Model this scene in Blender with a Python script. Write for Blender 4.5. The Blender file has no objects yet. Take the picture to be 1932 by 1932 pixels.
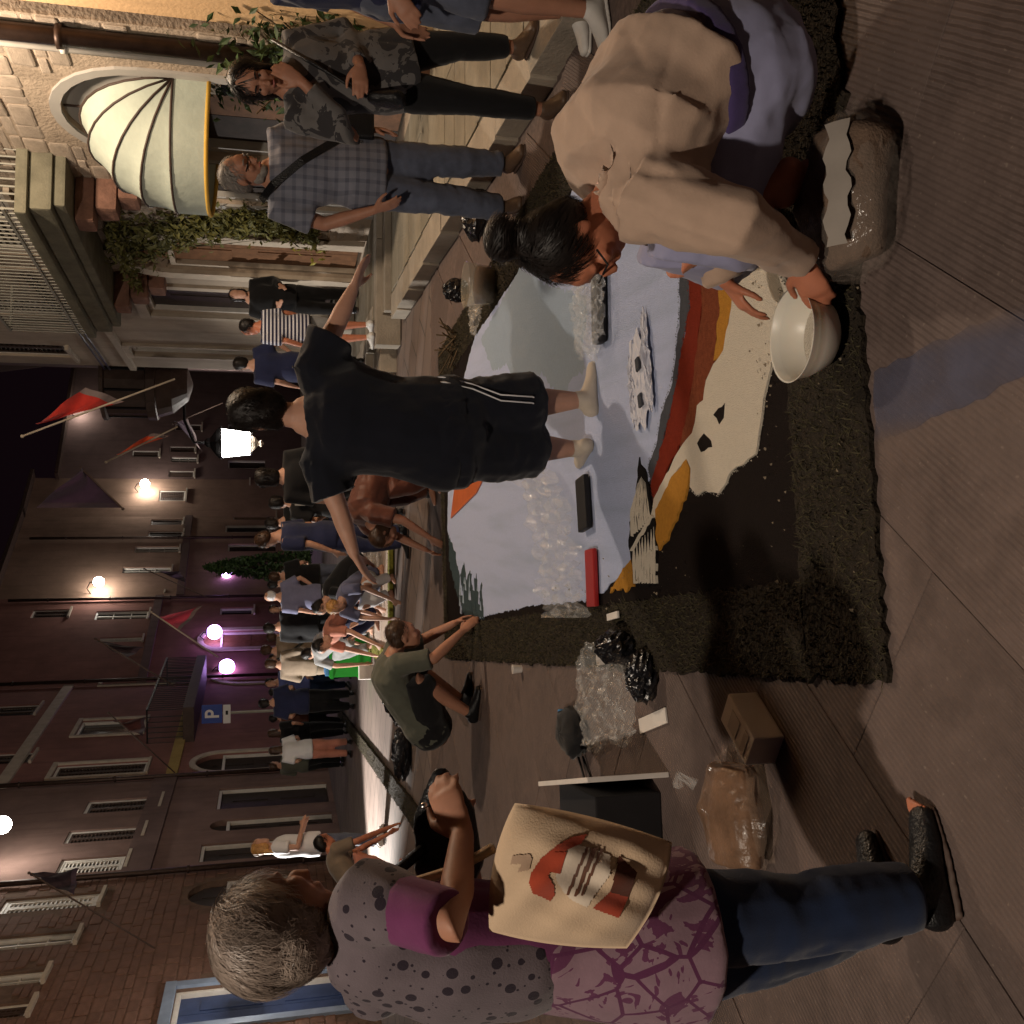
import bpy, bmesh, math, random
import numpy as np
from mathutils import Vector, Matrix, geometry

random.seed(7)
rng = np.random.default_rng(7)
S = bpy.context.scene
COL = S.collection
PI = math.pi

# ------------------------------------------------------------------ camera
# phone held upright but stored sideways: the top of the street is at the left edge of the picture
FOC, PITCH, CAMZ = 0.97, math.radians(13.75), 1.5
SP, CP = math.sin(PITCH), math.cos(PITCH)
cam = bpy.data.cameras.new('camera')
cam.sensor_fit = 'HORIZONTAL'
cam.sensor_width = 36.0
cam.lens = 36.0 * FOC
cam.clip_start, cam.clip_end = 0.05, 500
camo = bpy.data.objects.new('camera', cam)
COL.objects.link(camo)
_f = Vector((0, CP, -SP)); _u = Vector((0, SP, CP)); _r = Vector((1, 0, 0))
camo.matrix_world = Matrix(((-_u.x, _r.x, -_f.x, 0), (-_u.y, _r.y, -_f.y, 0), (-_u.z, _r.z, -_f.z, CAMZ), (0, 0, 0, 1)))
S.camera = camo

# ------------------------------------------------------------------ night sky
W = bpy.data.worlds.new('World'); S.world = W; W.use_nodes = True
bg = W.node_tree.nodes['Background']
bg.inputs[0].default_value = (0.80, 0.36, 0.55, 1)
bg.inputs[1].default_value = 0.0045
S.view_settings.view_transform = 'Standard'
S.view_settings.look = 'None'
S.view_settings.exposure = 0.0
S.view_settings.gamma = 1.0
S.cycles.max_bounces = 6
S.cycles.transparent_max_bounces = 16
S.cycles.sample_clamp_indirect = 4.0
S.cycles.use_denoising = True
S.cycles.caustics_reflective = False
S.cycles.caustics_refractive = False

# light strengths of the lamps built further down
LAMP_STREET = 1350      # lamp post behind the viewer
LAMP_WALL = 740        # lantern on the stone house, above the picture
FLOOD = 2600            # work light by the blue-lit door
BULB = 90             # white globes along the facades
PURPLE = 9

# ------------------------------------------------------------------ survey helpers
def ray(x, y):
    d = x / 1932.0 - 0.5
    return Vector((0.5 - y / 1932.0, FOC * CP - d * SP, -(FOC * SP + d * CP)))
def spot(x, y, z=0.0):            # place on the level z that was measured at (x, y) in the photograph
    r = ray(x, y)
    return Vector((0, 0, CAMZ)) + r * ((z - CAMZ) / r.z)
def at(x, y, D):                  # the same for a place D metres down the street
    r = ray(x, y)
    return Vector((0, 0, CAMZ)) + r * (D / r.y)

# ------------------------------------------------------------------ materials
MATS = {}
def mat(name, col, rough=0.8, var=0.18, vscale=6.0, bump=0.0, bscale=60.0, metal=0.0, spec=0.35,
        alpha=1.0, trans=0.0, sss=0.0, bdist=0.02, sheen=0.0, emit=None, coat=0.0, ior=1.45, detail=4.0):
    if name in MATS: return MATS[name]
    m = bpy.data.materials.new(name); m.use_nodes = True
    nt = m.node_tree; b = nt.nodes['Principled BSDF']
    b.inputs['Base Color'].default_value = (*col, 1)
    b.inputs['Roughness'].default_value = rough
    b.inputs['Metallic'].default_value = metal
    b.inputs['Specular IOR Level'].default_value = spec
    b.inputs['IOR'].default_value = ior
    b.inputs['Alpha'].default_value = alpha
    b.inputs['Transmission Weight'].default_value = trans
    b.inputs['Sheen Weight'].default_value = sheen
    b.inputs['Coat Weight'].default_value = coat
    if sss: 
        b.inputs['Subsurface Weight'].default_value = sss
        b.inputs['Subsurface Radius'].default_value = (0.02, 0.008, 0.004)
        b.inputs['Subsurface Scale'].default_value = 0.4
    if emit:
        b.inputs['Emission Color'].default_value = (*emit[0], 1)
        b.inputs['Emission Strength'].default_value = emit[1]
    tc = nt.nodes.new('ShaderNodeTexCoord')
    if var > 0:
        n = nt.nodes.new('ShaderNodeTexNoise'); n.inputs['Scale'].default_value = vscale
        n.inputs['Detail'].default_value = detail; n.inputs['Roughness'].default_value = 0.65
        nt.links.new(tc.outputs['Object'], n.inputs['Vector'])
        r = nt.nodes.new('ShaderNodeMapRange')
        r.inputs[1].default_value, r.inputs[2].default_value = 0.3, 0.7
        r.inputs[3].default_value, r.inputs[4].default_value = 1 - var, 1 + var
        nt.links.new(n.outputs['Fac'], r.inputs[0])
        x = nt.nodes.new('ShaderNodeVectorMath'); x.operation = 'SCALE'
        x.inputs[0].default_value = col
        nt.links.new(r.outputs[0], x.inputs['Scale'])
        nt.links.new(x.outputs[0], b.inputs['Base Color'])
    if bump > 0:
        n2 = nt.nodes.new('ShaderNodeTexNoise'); n2.inputs['Scale'].default_value = bscale
        n2.inputs['Detail'].default_value = 5
        nt.links.new(tc.outputs['Object'], n2.inputs['Vector'])
        bp = nt.nodes.new('ShaderNodeBump'); bp.inputs['Strength'].default_value = bump
        bp.inputs['Distance'].default_value = bdist
        nt.links.new(n2.outputs['Fac'], bp.inputs['Height'])
        nt.links.new(bp.outputs[0], b.inputs['Normal'])
    MATS[name] = m
    return m
def mnodes(m):
    nt = m.node_tree
    return nt, nt.nodes['Principled BSDF']
def basecolor_input(m):           # socket that currently drives the base colour, so that a pattern can be mixed over it
    nt, b = mnodes(m)
    l = b.inputs['Base Color'].links
    return l[0].from_socket if l else None
def over(m, fac, col):            # lay a second colour over a material where fac is 1
    nt, b = mnodes(m)
    mx = nt.nodes.new('ShaderNodeMix'); mx.data_type = 'RGBA'
    src = basecolor_input(m)
    if src: nt.links.new(src, mx.inputs[6])
    else: mx.inputs[6].default_value = b.inputs['Base Color'].default_value
    mx.inputs[7].default_value = (*col, 1)
    nt.links.new(fac, mx.inputs[0])
    nt.links.new(mx.outputs[2], b.inputs['Base Color'])
def node(m, kind, **kw):
    n = m.node_tree.nodes.new(kind)
    for k, v in kw.items():
        if k in n.inputs: n.inputs[k].default_value = v
        else: setattr(n, k, v)
    return n
def lk(m, a, b): m.node_tree.links.new(a, b)
def math_n(m, op, a, b=None, c=None):
    n = m.node_tree.nodes.new('ShaderNodeMath'); n.operation = op
    for i, v in enumerate((a, b, c)):
        if v is None: continue
        if isinstance(v, (int, float)): n.inputs[i].default_value = v
        else: lk(m, v, n.inputs[i])
    return n.outputs[0]
def objcoord(m, scale=(1, 1, 1), rot=(0, 0, 0)):
    tc = node(m, 'ShaderNodeTexCoord'); mp = node(m, 'ShaderNodeMapping')
    mp.inputs['Scale'].default_value = scale; mp.inputs['Rotation'].default_value = rot
    lk(m, tc.outputs['Object'], mp.inputs['Vector'])
    return mp.outputs[0]

# ------------------------------------------------------------------ objects
ROOT = {}
def tag(o, label=None, cat=None, group=None, kind=None):
    if label: o['label'] = label
    if cat: o['category'] = cat
    if group: o['group'] = group
    if kind: o['kind'] = kind
    return o
def thing(name, loc, label, cat, group=None):
    o = bpy.data.objects.new(name, None); COL.objects.link(o)
    o.location = loc; o.empty_display_size = 0.1
    ROOT[o.name] = Matrix.Translation(Vector(loc))
    return tag(o, label, cat, group)
def put(name, me, m=None, parent=None, label=None, cat=None, group=None, kind=None, smooth=False):
    """link a mesh given in street coordinates; under a parent it moves into the parent's own space"""
    if parent is not None:
        M = ROOT[parent.name]
        me.transform(M.inverted())
    o = bpy.data.objects.new(name, me); COL.objects.link(o)
    if parent is not None:
        o.parent = parent; ROOT[o.name] = M
    else:
        c = Vector((0, 0, 0))
        if len(me.vertices) and kind != 'structure':
            a = np.empty(len(me.vertices) * 3); me.vertices.foreach_get('co', a); a = a.reshape(-1, 3)
            c = Vector(((a[:, 0].min() + a[:, 0].max()) / 2, (a[:, 1].min() + a[:, 1].max()) / 2, a[:, 2].min()))
            me.transform(Matrix.Translation(-c)); o.location = c
        ROOT[o.name] = Matrix.Translation(c)
    if m is not None:
        me.materials.clear()
        for k in (m if isinstance(m, (list, tuple)) else [m]): me.materials.append(k)
    if smooth:
        me.polygons.foreach_set('use_smooth', [True] * len(me.polygons))
    me.update()
    return tag(o, label, cat, group, kind)
def mesh(name, v, f):
    me = bpy.data.meshes.new(name); me.from_pydata([tuple(p) for p in v], [], f); me.update(); return me

class MB:                          # collects simple solids into one mesh
    def __init__(s): s.v = []; s.f = []
    def add(s, v, f):
        k = len(s.v); s.v += [Vector(p) for p in v]; s.f += [tuple(i + k for i in q) for q in f]; return s
    def box(s, c, size, M=None):
        x, y, z = [a / 2 for a in size]; c = Vector(c)
        v = [Vector((i * x, j * y, k * z)) for k in (-1, 1) for j in (-1, 1) for i in (-1, 1)]
        if M is not None: v = [M @ p for p in v]
        return s.add([c + p for p in v], [(0, 2, 3, 1), (4, 5, 7, 6), (0, 1, 5, 4), (2, 6, 7, 3), (0, 4, 6, 2), (1, 3, 7, 5)])
    def bar(s, a, b, w, d=None, up=(0, 0, 1)):
        a = Vector(a); b = Vector(b); t = b - a; L = t.length; t = t / L; up = Vector(up)
        if abs(t.dot(up)) > 0.95: up = Vector((1, 0, 0))
        r = t.cross(up).normalized(); u = r.cross(t)
        M = Matrix((r, t, u)).transposed()
        return s.box((a + b) / 2, (w, L, d or w), M)
    def tube(s, pts, r, n=8, closed=True):
        pts = [Vector(p) for p in pts]; rr = r if isinstance(r, (list, tuple)) else [r] * len(pts)
        rings = []; v = []; f = []
        ref = Vector((0.13, 0.21, 1)).normalized()
        for i, p in enumerate(pts):
            t = (pts[min(i + 1, len(pts) - 1)] - pts[max(i - 1, 0)]).normalized()
            if abs(t.dot(ref)) > 0.97: ref = Vector((1, 0.1, 0.05)).normalized()
            a = t.cross(ref).normalized(); b = t.cross(a)
            for k in range(n):
                an = 2 * PI * k / n
                v.append(p + a * math.cos(an) * rr[i] + b * math.sin(an) * rr[i])
        for i in range(len(pts) - 1):
            for k in range(n):
                f.append((i * n + k, i * n + (k + 1) % n, (i + 1) * n + (k + 1) % n, (i + 1) * n + k))
        if closed:
            f.append(tuple(range(n))[::-1]); f.append(tuple((len(pts) - 1) * n + k for k in range(n)))
        return s.add(v, f)
    def ball(s, c, r, n=12, m=8, R=None):
        c = Vector(c); r = (r, r, r) if isinstance(r, (int, float)) else r
        v = []; f = []
        for i in range(m + 1):
            th = PI * i / m
            for k in range(n):
                ph = 2 * PI * k / n
                p = Vector((r[0] * math.sin(th) * math.cos(ph), r[1] * math.sin(th) * math.sin(ph), r[2] * math.cos(th)))
                v.append(c + (R @ p if R is not None else p))
        for i in range(m):
            for k in range(n):
                f.append((i * n + k, (i + 1) * n + k, (i + 1) * n + (k + 1) % n, i * n + (k + 1) % n))
        return s.add(v, f)
    def lathe(s, c, prof, n=24):
        c = Vector(c); v = []; f = []
        for r, z in prof:
            for k in range(n):
                v.append(c + Vector((r * math.cos(2 * PI * k / n), r * math.sin(2 * PI * k / n), z)))
        for i in range(len(prof) - 1):
            for k in range(n):
                f.append((i * n + k, i * n + (k + 1) % n, (i + 1) * n + (k + 1) % n, (i + 1) * n + k))
        return s.add(v, f)
    def me(s, name='m', bevel=0.0):
        me = mesh(name, s.v, s.f)
        if bevel:
            bm = bmesh.new(); bm.from_mesh(me)
            bmesh.ops.bevel(bm, geom=bm.edges[:], offset=bevel, segments=2, profile=0.7, affect='EDGES', clamp_overlap=True)
            bm.to_mesh(me); bm.free()
        return me
def fix_normals(me):
    bm = bmesh.new(); bm.from_mesh(me); bmesh.ops.recalc_face_normals(bm, faces=bm.faces[:]); bm.to_mesh(me); bm.free(); return me

# flat patch of something strewn on the ground: outline given as ground points, ragged edge
def rag(pts, step=0.06, jag=0.006):
    out = []
    for i, p in enumerate(pts):
        q = pts[(i + 1) % len(pts)]
        n = max(1, int((q - p).length / step)); t = (q - p); nn = Vector((-t.y, t.x, 0)).normalized() if t.length > 1e-6 else Vector((0, 0, 0))
        for k in range(n):
            out.append(p + t * (k / n) + nn * random.gauss(0, jag))
    return out
def sheet(pts, z0, z1, jag=0.005, step=0.025):
    pts = [Vector((p[0], p[1], 0)) for p in pts]
    if jag: pts = rag(pts, step, jag)
    ar = sum(pts[i].x * pts[(i + 1) % len(pts)].y - pts[(i + 1) % len(pts)].x * pts[i].y for i in range(len(pts)))
    if ar < 0: pts = pts[::-1]
    n = len(pts)
    tri = geometry.tessellate_polygon([pts])
    v = [Vector((p.x, p.y, z1)) for p in pts] + [Vector((p.x, p.y, z0)) for p in pts]
    f = []
    for t in tri:
        a, b, c = [pts[i] for i in t]
        f.append(tuple(t) if (b - a).cross(c - a).z > 0 else tuple(t[::-1]))
    for i in range(n):
        j = (i + 1) % n
        f.append((i, n + i, n + j, j))
    return mesh('sheet', v, f)
# ================================================================== street, carpet
def stone_mat(name, col, groove=0.0, gscale=55.0, rough=0.75):
    m = mat(name, col, rough=rough, var=0.22, vscale=3.0, detail=8)
    nt, b = mnodes(m)
    oi = node(m, 'ShaderNodeObjectInfo')
    src = basecolor_input(m)
    s = node(m, 'ShaderNodeVectorMath', operation='SCALE')
    lk(m, src, s.inputs[0]); lk(m, math_n(m, 'MULTIPLY_ADD', oi.outputs['Random'], 0.26, 0.87), s.inputs['Scale'])
    lk(m, s.outputs[0], b.inputs['Base Color'])
    co = objcoord(m)
    n1 = node(m, 'ShaderNodeTexNoise', Scale=45.0, Detail=6.0); lk(m, co, n1.inputs['Vector'])
    h = n1.outputs['Fac']
    if groove:
        w = node(m, 'ShaderNodeTexWave', Scale=19.0, Distortion=1.0, Detail=2.0); w.bands_direction = 'Y'
        w.inputs['Detail Scale'].default_value = 1.2
        lk(m, co, w.inputs['Vector'])
        n2 = node(m, 'ShaderNodeTexNoise', Scale=2.2); lk(m, co, n2.inputs['Vector'])
        k = math_n(m, 'MULTIPLY', w.outputs['Fac'], math_n(m, 'MULTIPLY', math_n(m, 'POWER', n2.outputs['Fac'], 2.5), groove * 2.6))
        h = math_n(m, 'ADD', k, math_n(m, 'MULTIPLY', h, 0.6))
    bp = node(m, 'ShaderNodeBump', Strength=0.55, Distance=0.012)
    lk(m, h, bp.inputs['Height']); lk(m, bp.outputs[0], b.inputs['Normal'])
    return m
M_slab = stone_mat('chiselled paving stone', (0.125, 0.091, 0.080), groove=1.5)
co = objcoord(M_slab); nz = node(M_slab, 'ShaderNodeTexNoise', Scale=2.6, Detail=9.0, Roughness=.7); lk(M_slab, co, nz.inputs['Vector'])
mr = node(M_slab, 'ShaderNodeMapRange'); mr.inputs[1].default_value = .50; mr.inputs[2].default_value = .66; mr.inputs[3].default_value = 0; mr.inputs[4].default_value = .55; lk(M_slab, nz.outputs['Fac'], mr.inputs[0])
over(M_slab, mr.outputs[0], (.062, .045, .040))
nz = node(M_slab, 'ShaderNodeTexNoise', Scale=60.0, Detail=2.0); lk(M_slab, co, nz.inputs['Vector'])
over(M_slab, math_n(M_slab, 'MULTIPLY', math_n(M_slab, 'GREATER_THAN', nz.outputs['Fac'], .70), .6), (.22, .17, .14))
M_kerb = stone_mat('pale kerb stone', (0.30, 0.26, 0.21))
M_terr = stone_mat('worn pavement stone', (0.22, 0.195, 0.15))
M_joint = mat('sandy joint filling', (0.11, 0.080, 0.070), rough=0.95, var=0.3, vscale=30)
# far paving: pieces too small to tell apart
M_road = mat('far street paving', (0.15, 0.115, 0.10), rough=0.7, var=0.2, vscale=1.2)
nt, b = mnodes(M_road)
co = objcoord(M_road, rot=(0, 0, 0.57))
br = node(M_road, 'ShaderNodeTexBrick'); lk(M_road, co, br.inputs['Vector'])
br.inputs['Scale'].default_value = 1.0; br.inputs['Brick Width'].default_value = 0.85; br.inputs['Row Height'].default_value = 0.46
br.inputs['Mortar Size'].default_value = 0.012
over(M_road, br.outputs['Fac'], (0.06, 0.052, 0.045))
bp = node(M_road, 'ShaderNodeBump', Strength=0.4, Distance=0.02); lk(M_road, br.outputs['Fac'], bp.inputs['Height']); bp.invert = True
lk(M_road, bp.outputs[0], b.inputs['Normal'])

# the ground sheet, 2 cm lower where the single slabs lie
v = [(-120, -60, -0.012), (120, -60, -0.012), (120, 220, -0.012), (-120, 220, -0.012)]
street = put('street', mesh('street', v, [(0, 1, 2, 3)]), M_road, kind='structure')

A_ = Vector((0.54, 0.84, 0)).normalized(); B_ = Vector((A_.y, -A_.x, 0))      # chisel direction, course direction
SW = 0.60
slab_v = []
for k in range(8):
    mb = MB(); L = [0.82, 0.94, 1.06, 1.18, 0.88, 1.0, 1.12, 0.76][k]
    mb.box((0, 0, -0.02), (L - 0.0025, SW - 0.0025, 0.04))
    me = mb.me('paving_slab', bevel=0.0016)
    for p in me.vertices:
        p.co.z += random.uniform(-0.0012, 0.0012)
    me.materials.append(M_slab)
    slab_v.append((L, me))
joint = MB()
n_slab = 0
for row in range(-26, 30):
    q = -14.0 + random.uniform(0, 0.5)
    while q < 14:
        L, me = random.choice(slab_v)
        c = B_ * (row * SW) + A_ * (q + L / 2) + Vector((0.2, 4.2, 0))
        q += L
        if not (1.15 < c.y < 9.2): continue
        lim = 0.62 * (c.y + 0.6) + 0.4
        if not (-lim < c.x < min(lim, 2.1)): continue
        # the carpet hides the stones under its middle
        e = Vector((c.x + 0.42, c.y - 2.14)); u1 = e.x * 0.991 + e.y * 0.132; u2 = -e.x * 0.132 + e.y * 0.991
        if 0.6 < u1 < 2.2 and 0.7 < u2 < 5.9: continue
        if n_slab >= 300: continue
        o = bpy.data.objects.new('paving_slab', me); COL.objects.link(o); o.parent = street
        o.location = (c.x, c.y, random.uniform(-0.0015, 0.0015) + 0.002)
        # the chisel marks run along the local x of the wave texture turned by the slab
        o.rotation_euler = (random.gauss(0, 0.0015), random.gauss(0, 0.0015), math.atan2(A_.y, A_.x) + (PI if random.random() < 0.5 else 0))
        n_slab += 1
print('slabs', n_slab)
# joint bed between the slabs
put('joint_bed', mesh('joint_bed', [(-7.5, 0.9, -0.006), (2.35, 0.9, -0.006), (2.35, 9.4, -0.006), (-7.5, 9.4, -0.006)], [(0, 1, 2, 3)]), M_joint, street)

# blue chalk dust swept over the stones in front of the carpet
M_blue = mat('blue chalk dust', (0.10, 0.105, 0.16), rough=0.95, var=0.2, vscale=9)
nt, b = mnodes(M_blue); co = objcoord(M_blue)
n = node(M_blue, 'ShaderNodeTexNoise', Scale=7.0, Detail=8.0); lk(M_blue, co, n.inputs['Vector'])
tcb = node(M_blue, 'ShaderNodeTexCoord'); sx = node(M_blue, 'ShaderNodeSeparateXYZ'); lk(M_blue, tcb.outputs['Generated'], sx.inputs[0])
ex = math_n(M_blue, 'MULTIPLY', math_n(M_blue, 'PINGPONG', sx.outputs[0], .5), 4.0)      # dust thins out to the sides
mr = node(M_blue, 'ShaderNodeMapRange'); mr.inputs[1].default_value = .35; mr.inputs[2].default_value = .75; lk(M_blue, n.outputs['Fac'], mr.inputs[0])
lk(M_blue, math_n(M_blue, 'MULTIPLY', math_n(M_blue, 'MINIMUM', ex, 1.0), math_n(M_blue, 'MULTIPLY', math_n(M_blue, 'ADD', math_n(M_blue, 'MULTIPLY', mr.outputs[0], .4), .8), .55)), b.inputs['Alpha'])
pts = [spot(*p) for p in ((1652, 700), (1750, 655), (1850, 612), (1960, 565), (1960, 700), (1860, 748), (1760, 792), (1656, 835))]
put('chalk_dust', sheet(pts, 0.0045, 0.0055, 0.004), M_blue, label='strip of blue chalk dust on the paving in front of the bowl', cat='chalk', kind='stuff')

# ---- raised pavement on the right with kerb and steps
pv = thing('pavement', (3.5, 8, 0), None, None); pv['kind'] = 'structure'
def slabtop(pts, z0, z1): return sheet(pts, z0, z1, 0)
put('pavement_bed', slabtop([(2.52, 2.5), (9, 2.5), (9, 11.35), (2.42, 11.35)], -0.05, 0.135), M_terr, pv)
put('platform_bed', slabtop([(2.05, 11.75), (9, 11.75), (9, 24), (1.95, 24)], -0.05, 0.275), M_terr, pv)
def stone(parent, name, x0, x1, y0, y1, z0, z1, m, rot=0.0):
    mb = MB(); mb.box(((x0 + x1) / 2, (y0 + y1) / 2, (z0 + z1) / 2), (x1 - x0 - 0.008, y1 - y0 - 0.008, z1 - z0))
    return put(name, mb.me(name, bevel=0.008), m, parent)
y = 2.5
while y < 11.3:
    L = random.uniform(0.8, 1.15); y2 = min(y + L, 11.35)
    x0 = 2.42 - 0.02 * (y - 7)
    stone(pv, 'kerb_stone', x0 - 0.14, x0 + 0.14, y, y2, -0.03, 0.145 + random.uniform(-.003, .003), M_kerb); y = y2
# paving of the raised strip in rows across, as the photograph shows
y = 4.0
while y < 11.3:
    w = 0.42
    x = 2.58 - 0.02 * (y - 7)
    while x < 5.6:
        L = random.uniform(0.7, 1.3)
        stone(pv, 'pavement_slab', x, x + L, y, y + w, 0.12, 0.149 + random.uniform(-.002, .002), M_terr); x += L
    y += w
# two steps up to the platform; the left end jogs back
for (x0, x1, yy, za) in ((2.30, 5.2, 11.35, 0.215), (1.95, 5.2, 11.62, 0.285)):
    x = x0
    while x < x1:
        L = min(random.uniform(0.9, 1.4), x1 - x); stone(pv, 'step_stone', x, x + L, yy, yy + 0.30, 0.0, za, M_kerb); x += L
for (x0, yy) in ((1.70, 12.1), (1.50, 12.9), (1.42, 13.8), (1.36, 14.7), (1.3, 15.6), (1.25, 16.5)):
    stone(pv, 'step_stone', x0, x0 + 0.42, yy, yy + 0.9, -0.02, 0.19, M_kerb)
    stone(pv, 'step_stone', x0 + 0.34, x0 + 0.80, yy, yy + 0.9, -0.02, 0.283, M_kerb)

# ------------------------------------------------------------------ flower carpet
def saw(name, col, var=0.12): return mat(name, col, rough=0.97, var=var, vscale=70, bump=0.7, bscale=260, spec=0.1, detail=6)
M_soil = saw('dark coffee grounds', (0.014, 0.010, 0.009))
M_field = saw('pale lavender sawdust', (0.50, 0.57, 0.80), 0.05)
nt, b = mnodes(M_field); co = objcoord(M_field, scale=(5, .45, 1), rot=(0, 0, -.133))
n = node(M_field, 'ShaderNodeTexNoise', Scale=1.6, Detail=5.0); lk(M_field, co, n.inputs['Vector'])
r = node(M_field, 'ShaderNodeMapRange'); r.inputs[1].default_value = .48; r.inputs[2].default_value = .68; r.inputs[3].default_value = 0; r.inputs[4].default_value = .6; lk(M_field, n.outputs['Fac'], r.inputs[0])
over(M_field, r.outputs[0], (.37, .45, .62))      # streaks swept along the street
M_sea = saw('pale blue grey sawdust', (0.37, 0.46, 0.58), 0.07)
M_slate = saw('slate sawdust', (0.075, 0.08, 0.095))
M_red = saw('brick red sawdust', (0.20, 0.026, 0.012))
M_rust = saw('rust sawdust', (0.20, 0.055, 0.025), 0.25)
M_gold = saw('ochre sawdust', (0.47, 0.22, 0.035))
M_white = saw('white coarse salt', (0.66, 0.60, 0.50), 0.04)
M_teal = saw('dark teal sawdust', (0.05, 0.075, 0.085), 0.3)
M_black = saw('black sawdust', (0.012, 0.010, 0.010))
M_orange = mat('orange plastic sheet', (0.52, 0.13, 0.045), rough=0.35, var=0.1)
M_turf = mat('cut turf soil', (0.022, 0.016, 0.010), rough=1, var=0.4, vscale=25, bump=1, bscale=90)
M_blade = mat('dry green grass', (0.045, 0.038, 0.018), rough=0.8, var=0.6, vscale=60)
M_moss = mat('yellow green moss', (0.20, 0.19, 0.03), rough=0.9, var=0.4, vscale=30)

O2 = Vector((-0.42, 2.14, 0)); E1 = Vector((0.991, 0.132, 0)); E2 = Vector((-0.132, 0.991, 0))
def cg(a, b): return O2 + E1 * a + E2 * b
carpet = thing('flower_carpet', (0.6, 5, 0), 'large picture carpet of coloured sawdust framed in turf on the street', 'carpet')
put('ground_layer', sheet([cg(.22, .35), cg(2.45, .35), cg(2.45, 6.3), cg(.22, 6.3)], 0.001, 0.014, 0.004), M_soil, carpet)
def Z5(x, y): return spot(1162 + .3984 * x, 581 + .3984 * y)
def P(*l): return [spot(*p) for p in l]
LY = [0.0165]
def patch(name, pts, m, jag=0.005, lift=0.0022, label=None):
    z = LY[0]; LY[0] += 0.0004 if lift < .003 else 0.00003
    return put(name, sheet(pts, 0.012, z + lift, jag), m, carpet, label=label)
patch('field', P((905, 1166), (1010, 1142), (1100, 1135), (1145, 1118), (1200, 1062), (1212, 1000), (1228, 925), (1243, 870), (1278, 760), (1297, 660), (1312, 530), (1330, 420)) + [cg(2.36, 2.1), cg(2.37, 4.8)] + P((893, 660), (868, 760), (850, 900), (848, 1000), (862, 1090), (882, 1165)), M_field)
patch('sea', P((912, 640), (985, 508), (1045, 540), (1112, 560), (1116, 600), (1104, 660), (1112, 700), (1085, 715), (1068, 760), (1030, 705), (985, 730), (960, 690), (935, 700)), M_sea, 0.008)
patch('teal_strokes', P((850, 1010), (862, 1040), (872, 1085), (880, 1060), (885, 1095), (892, 1075), (897, 1110), (903, 1085), (908, 1120), (914, 1098), (918, 1168), (884, 1172), (866, 1120), (852, 1060)), M_teal, 0.015)
for k in range(26):
    a = random.uniform(868, 912); b0 = random.uniform(1100, 1160)
    patch('stroke', P((a, b0), (a + 1.2, b0 - random.uniform(10, 30)), (a + 2.6, b0 + 2)), random.choice([M_field, M_sea, M_teal]), 0.0, 0.004)
slate_o = [Z5(*p) for p in ((322, -150), (328, 0), (320, 90), (305, 230), (290, 350), (245, 480), (210, 650), (175, 760), (190, 830))]
red_o = [Z5(*p) for p in ((372, -150), (376, 0), (352, 110), (330, 250), (300, 420), (255, 600), (190, 830), (202, 905))]
rust_o = [Z5(*p) for p in ((430, -150), (432, 0), (418, 120), (392, 300), (374, 450), (330, 640), (268, 760), (204, 905))]
wht_o = [Z5(*p) for p in ((548, -150), (520, 0), (503, 110), (490, 258), (455, 340), (440, 435), (410, 460), (402, 540), (387, 590), (330, 660))]
patch('slate_band', slate_o + red_o[::-1], M_slate)
patch('red_band', red_o + rust_o[::-1], M_red)
patch('rust_band', rust_o[:6] + wht_o[::-1], M_rust)
patch('gold_band', [Z5(*p) for p in ((505, -170), (520, 0), (505, 110), (490, 256), (540, 200), (556, 100), (576, 0), (588, -190))], M_gold)
cloud = ((588, -240), (576, 0), (552, 110), (537, 200), (490, 268), (455, 342), (440, 437), (410, 462), (402, 542), (387, 592), (330, 662), (203, 905), (186, 985), (210, 990), (318, 762), (364, 722), (380, 760), (376, 850), (410, 885), (450, 868), (515, 880), (548, 830), (562, 788), (600, 757), (690, 690), (712, 560), (732, 430), (762, 290), (787, 150), (812, 20), (870, -60), (900, -200), (800, -330), (640, -330))
patch('white_cloud', [Z5(*p) for p in cloud], M_white, 0.0022)
patch('gap', [Z5(*p) for p in ((545, 450), (540, 520), (520, 545), (490, 510), (515, 480))], M_soil, 0.003)
patch('gap', [Z5(*p) for p in ((445, 595), (455, 615), (485, 630), (485, 660), (430, 685), (412, 640), (425, 615))], M_soil, 0.003)
patch('gold_wedge', [Z5(*p) for p in ((360, 717), (380, 760), (360, 880), (280, 1070), (230, 1150), (215, 1090), (213, 960), (290, 800))], M_gold)
patch('black_feather', [Z5(*p) for p in ((135, 710), (170, 790), (195, 940), (188, 990), (215, 1000), (217, 1170), (215, 1305), (120, 1322), (85, 1130), (95, 990), (125, 830))], M_black)
for k in range(9):                  # pale quills laid over the feather
    t = (k + 0.5) / 9; xb = 92 + t * 100
    patch('quill', [Z5(*p) for p in ((128 + t * 40, 800 + 60 * abs(t - .5)), (xb + 4, 990), (xb + 12, 1085 - 90 * t), (xb - 1, 1085 - 90 * t), (xb - 6, 980))], M_white, 0.0025, 0.0035)
for k in range(8):
    t = (k + 0.5) / 8; xb = 104 + t * 110
    patch('quill', [Z5(*p) for p in ((xb, 1130 - 100 * t), (xb + 8, 1180), (xb + 9, 1300), (xb - 2, 1305), (xb - 5, 1190))], M_white, 0.0025, 0.0035)
patch('feather_shaft', [Z5(*p) for p in ((190, 980), (205, 985), (110, 1150), (92, 1150))], M_white, 0.003, 0.004)
patch('gold_corner', [Z5(*p) for p in ((95, 1190), (110, 1322), (-5, 1342), (50, 1250))], M_gold)
patch('orange_sheet', P((926, 888), (905, 930), (856, 978), (862, 930), (868, 890)), M_orange, 0.0, 0.004)

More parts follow.
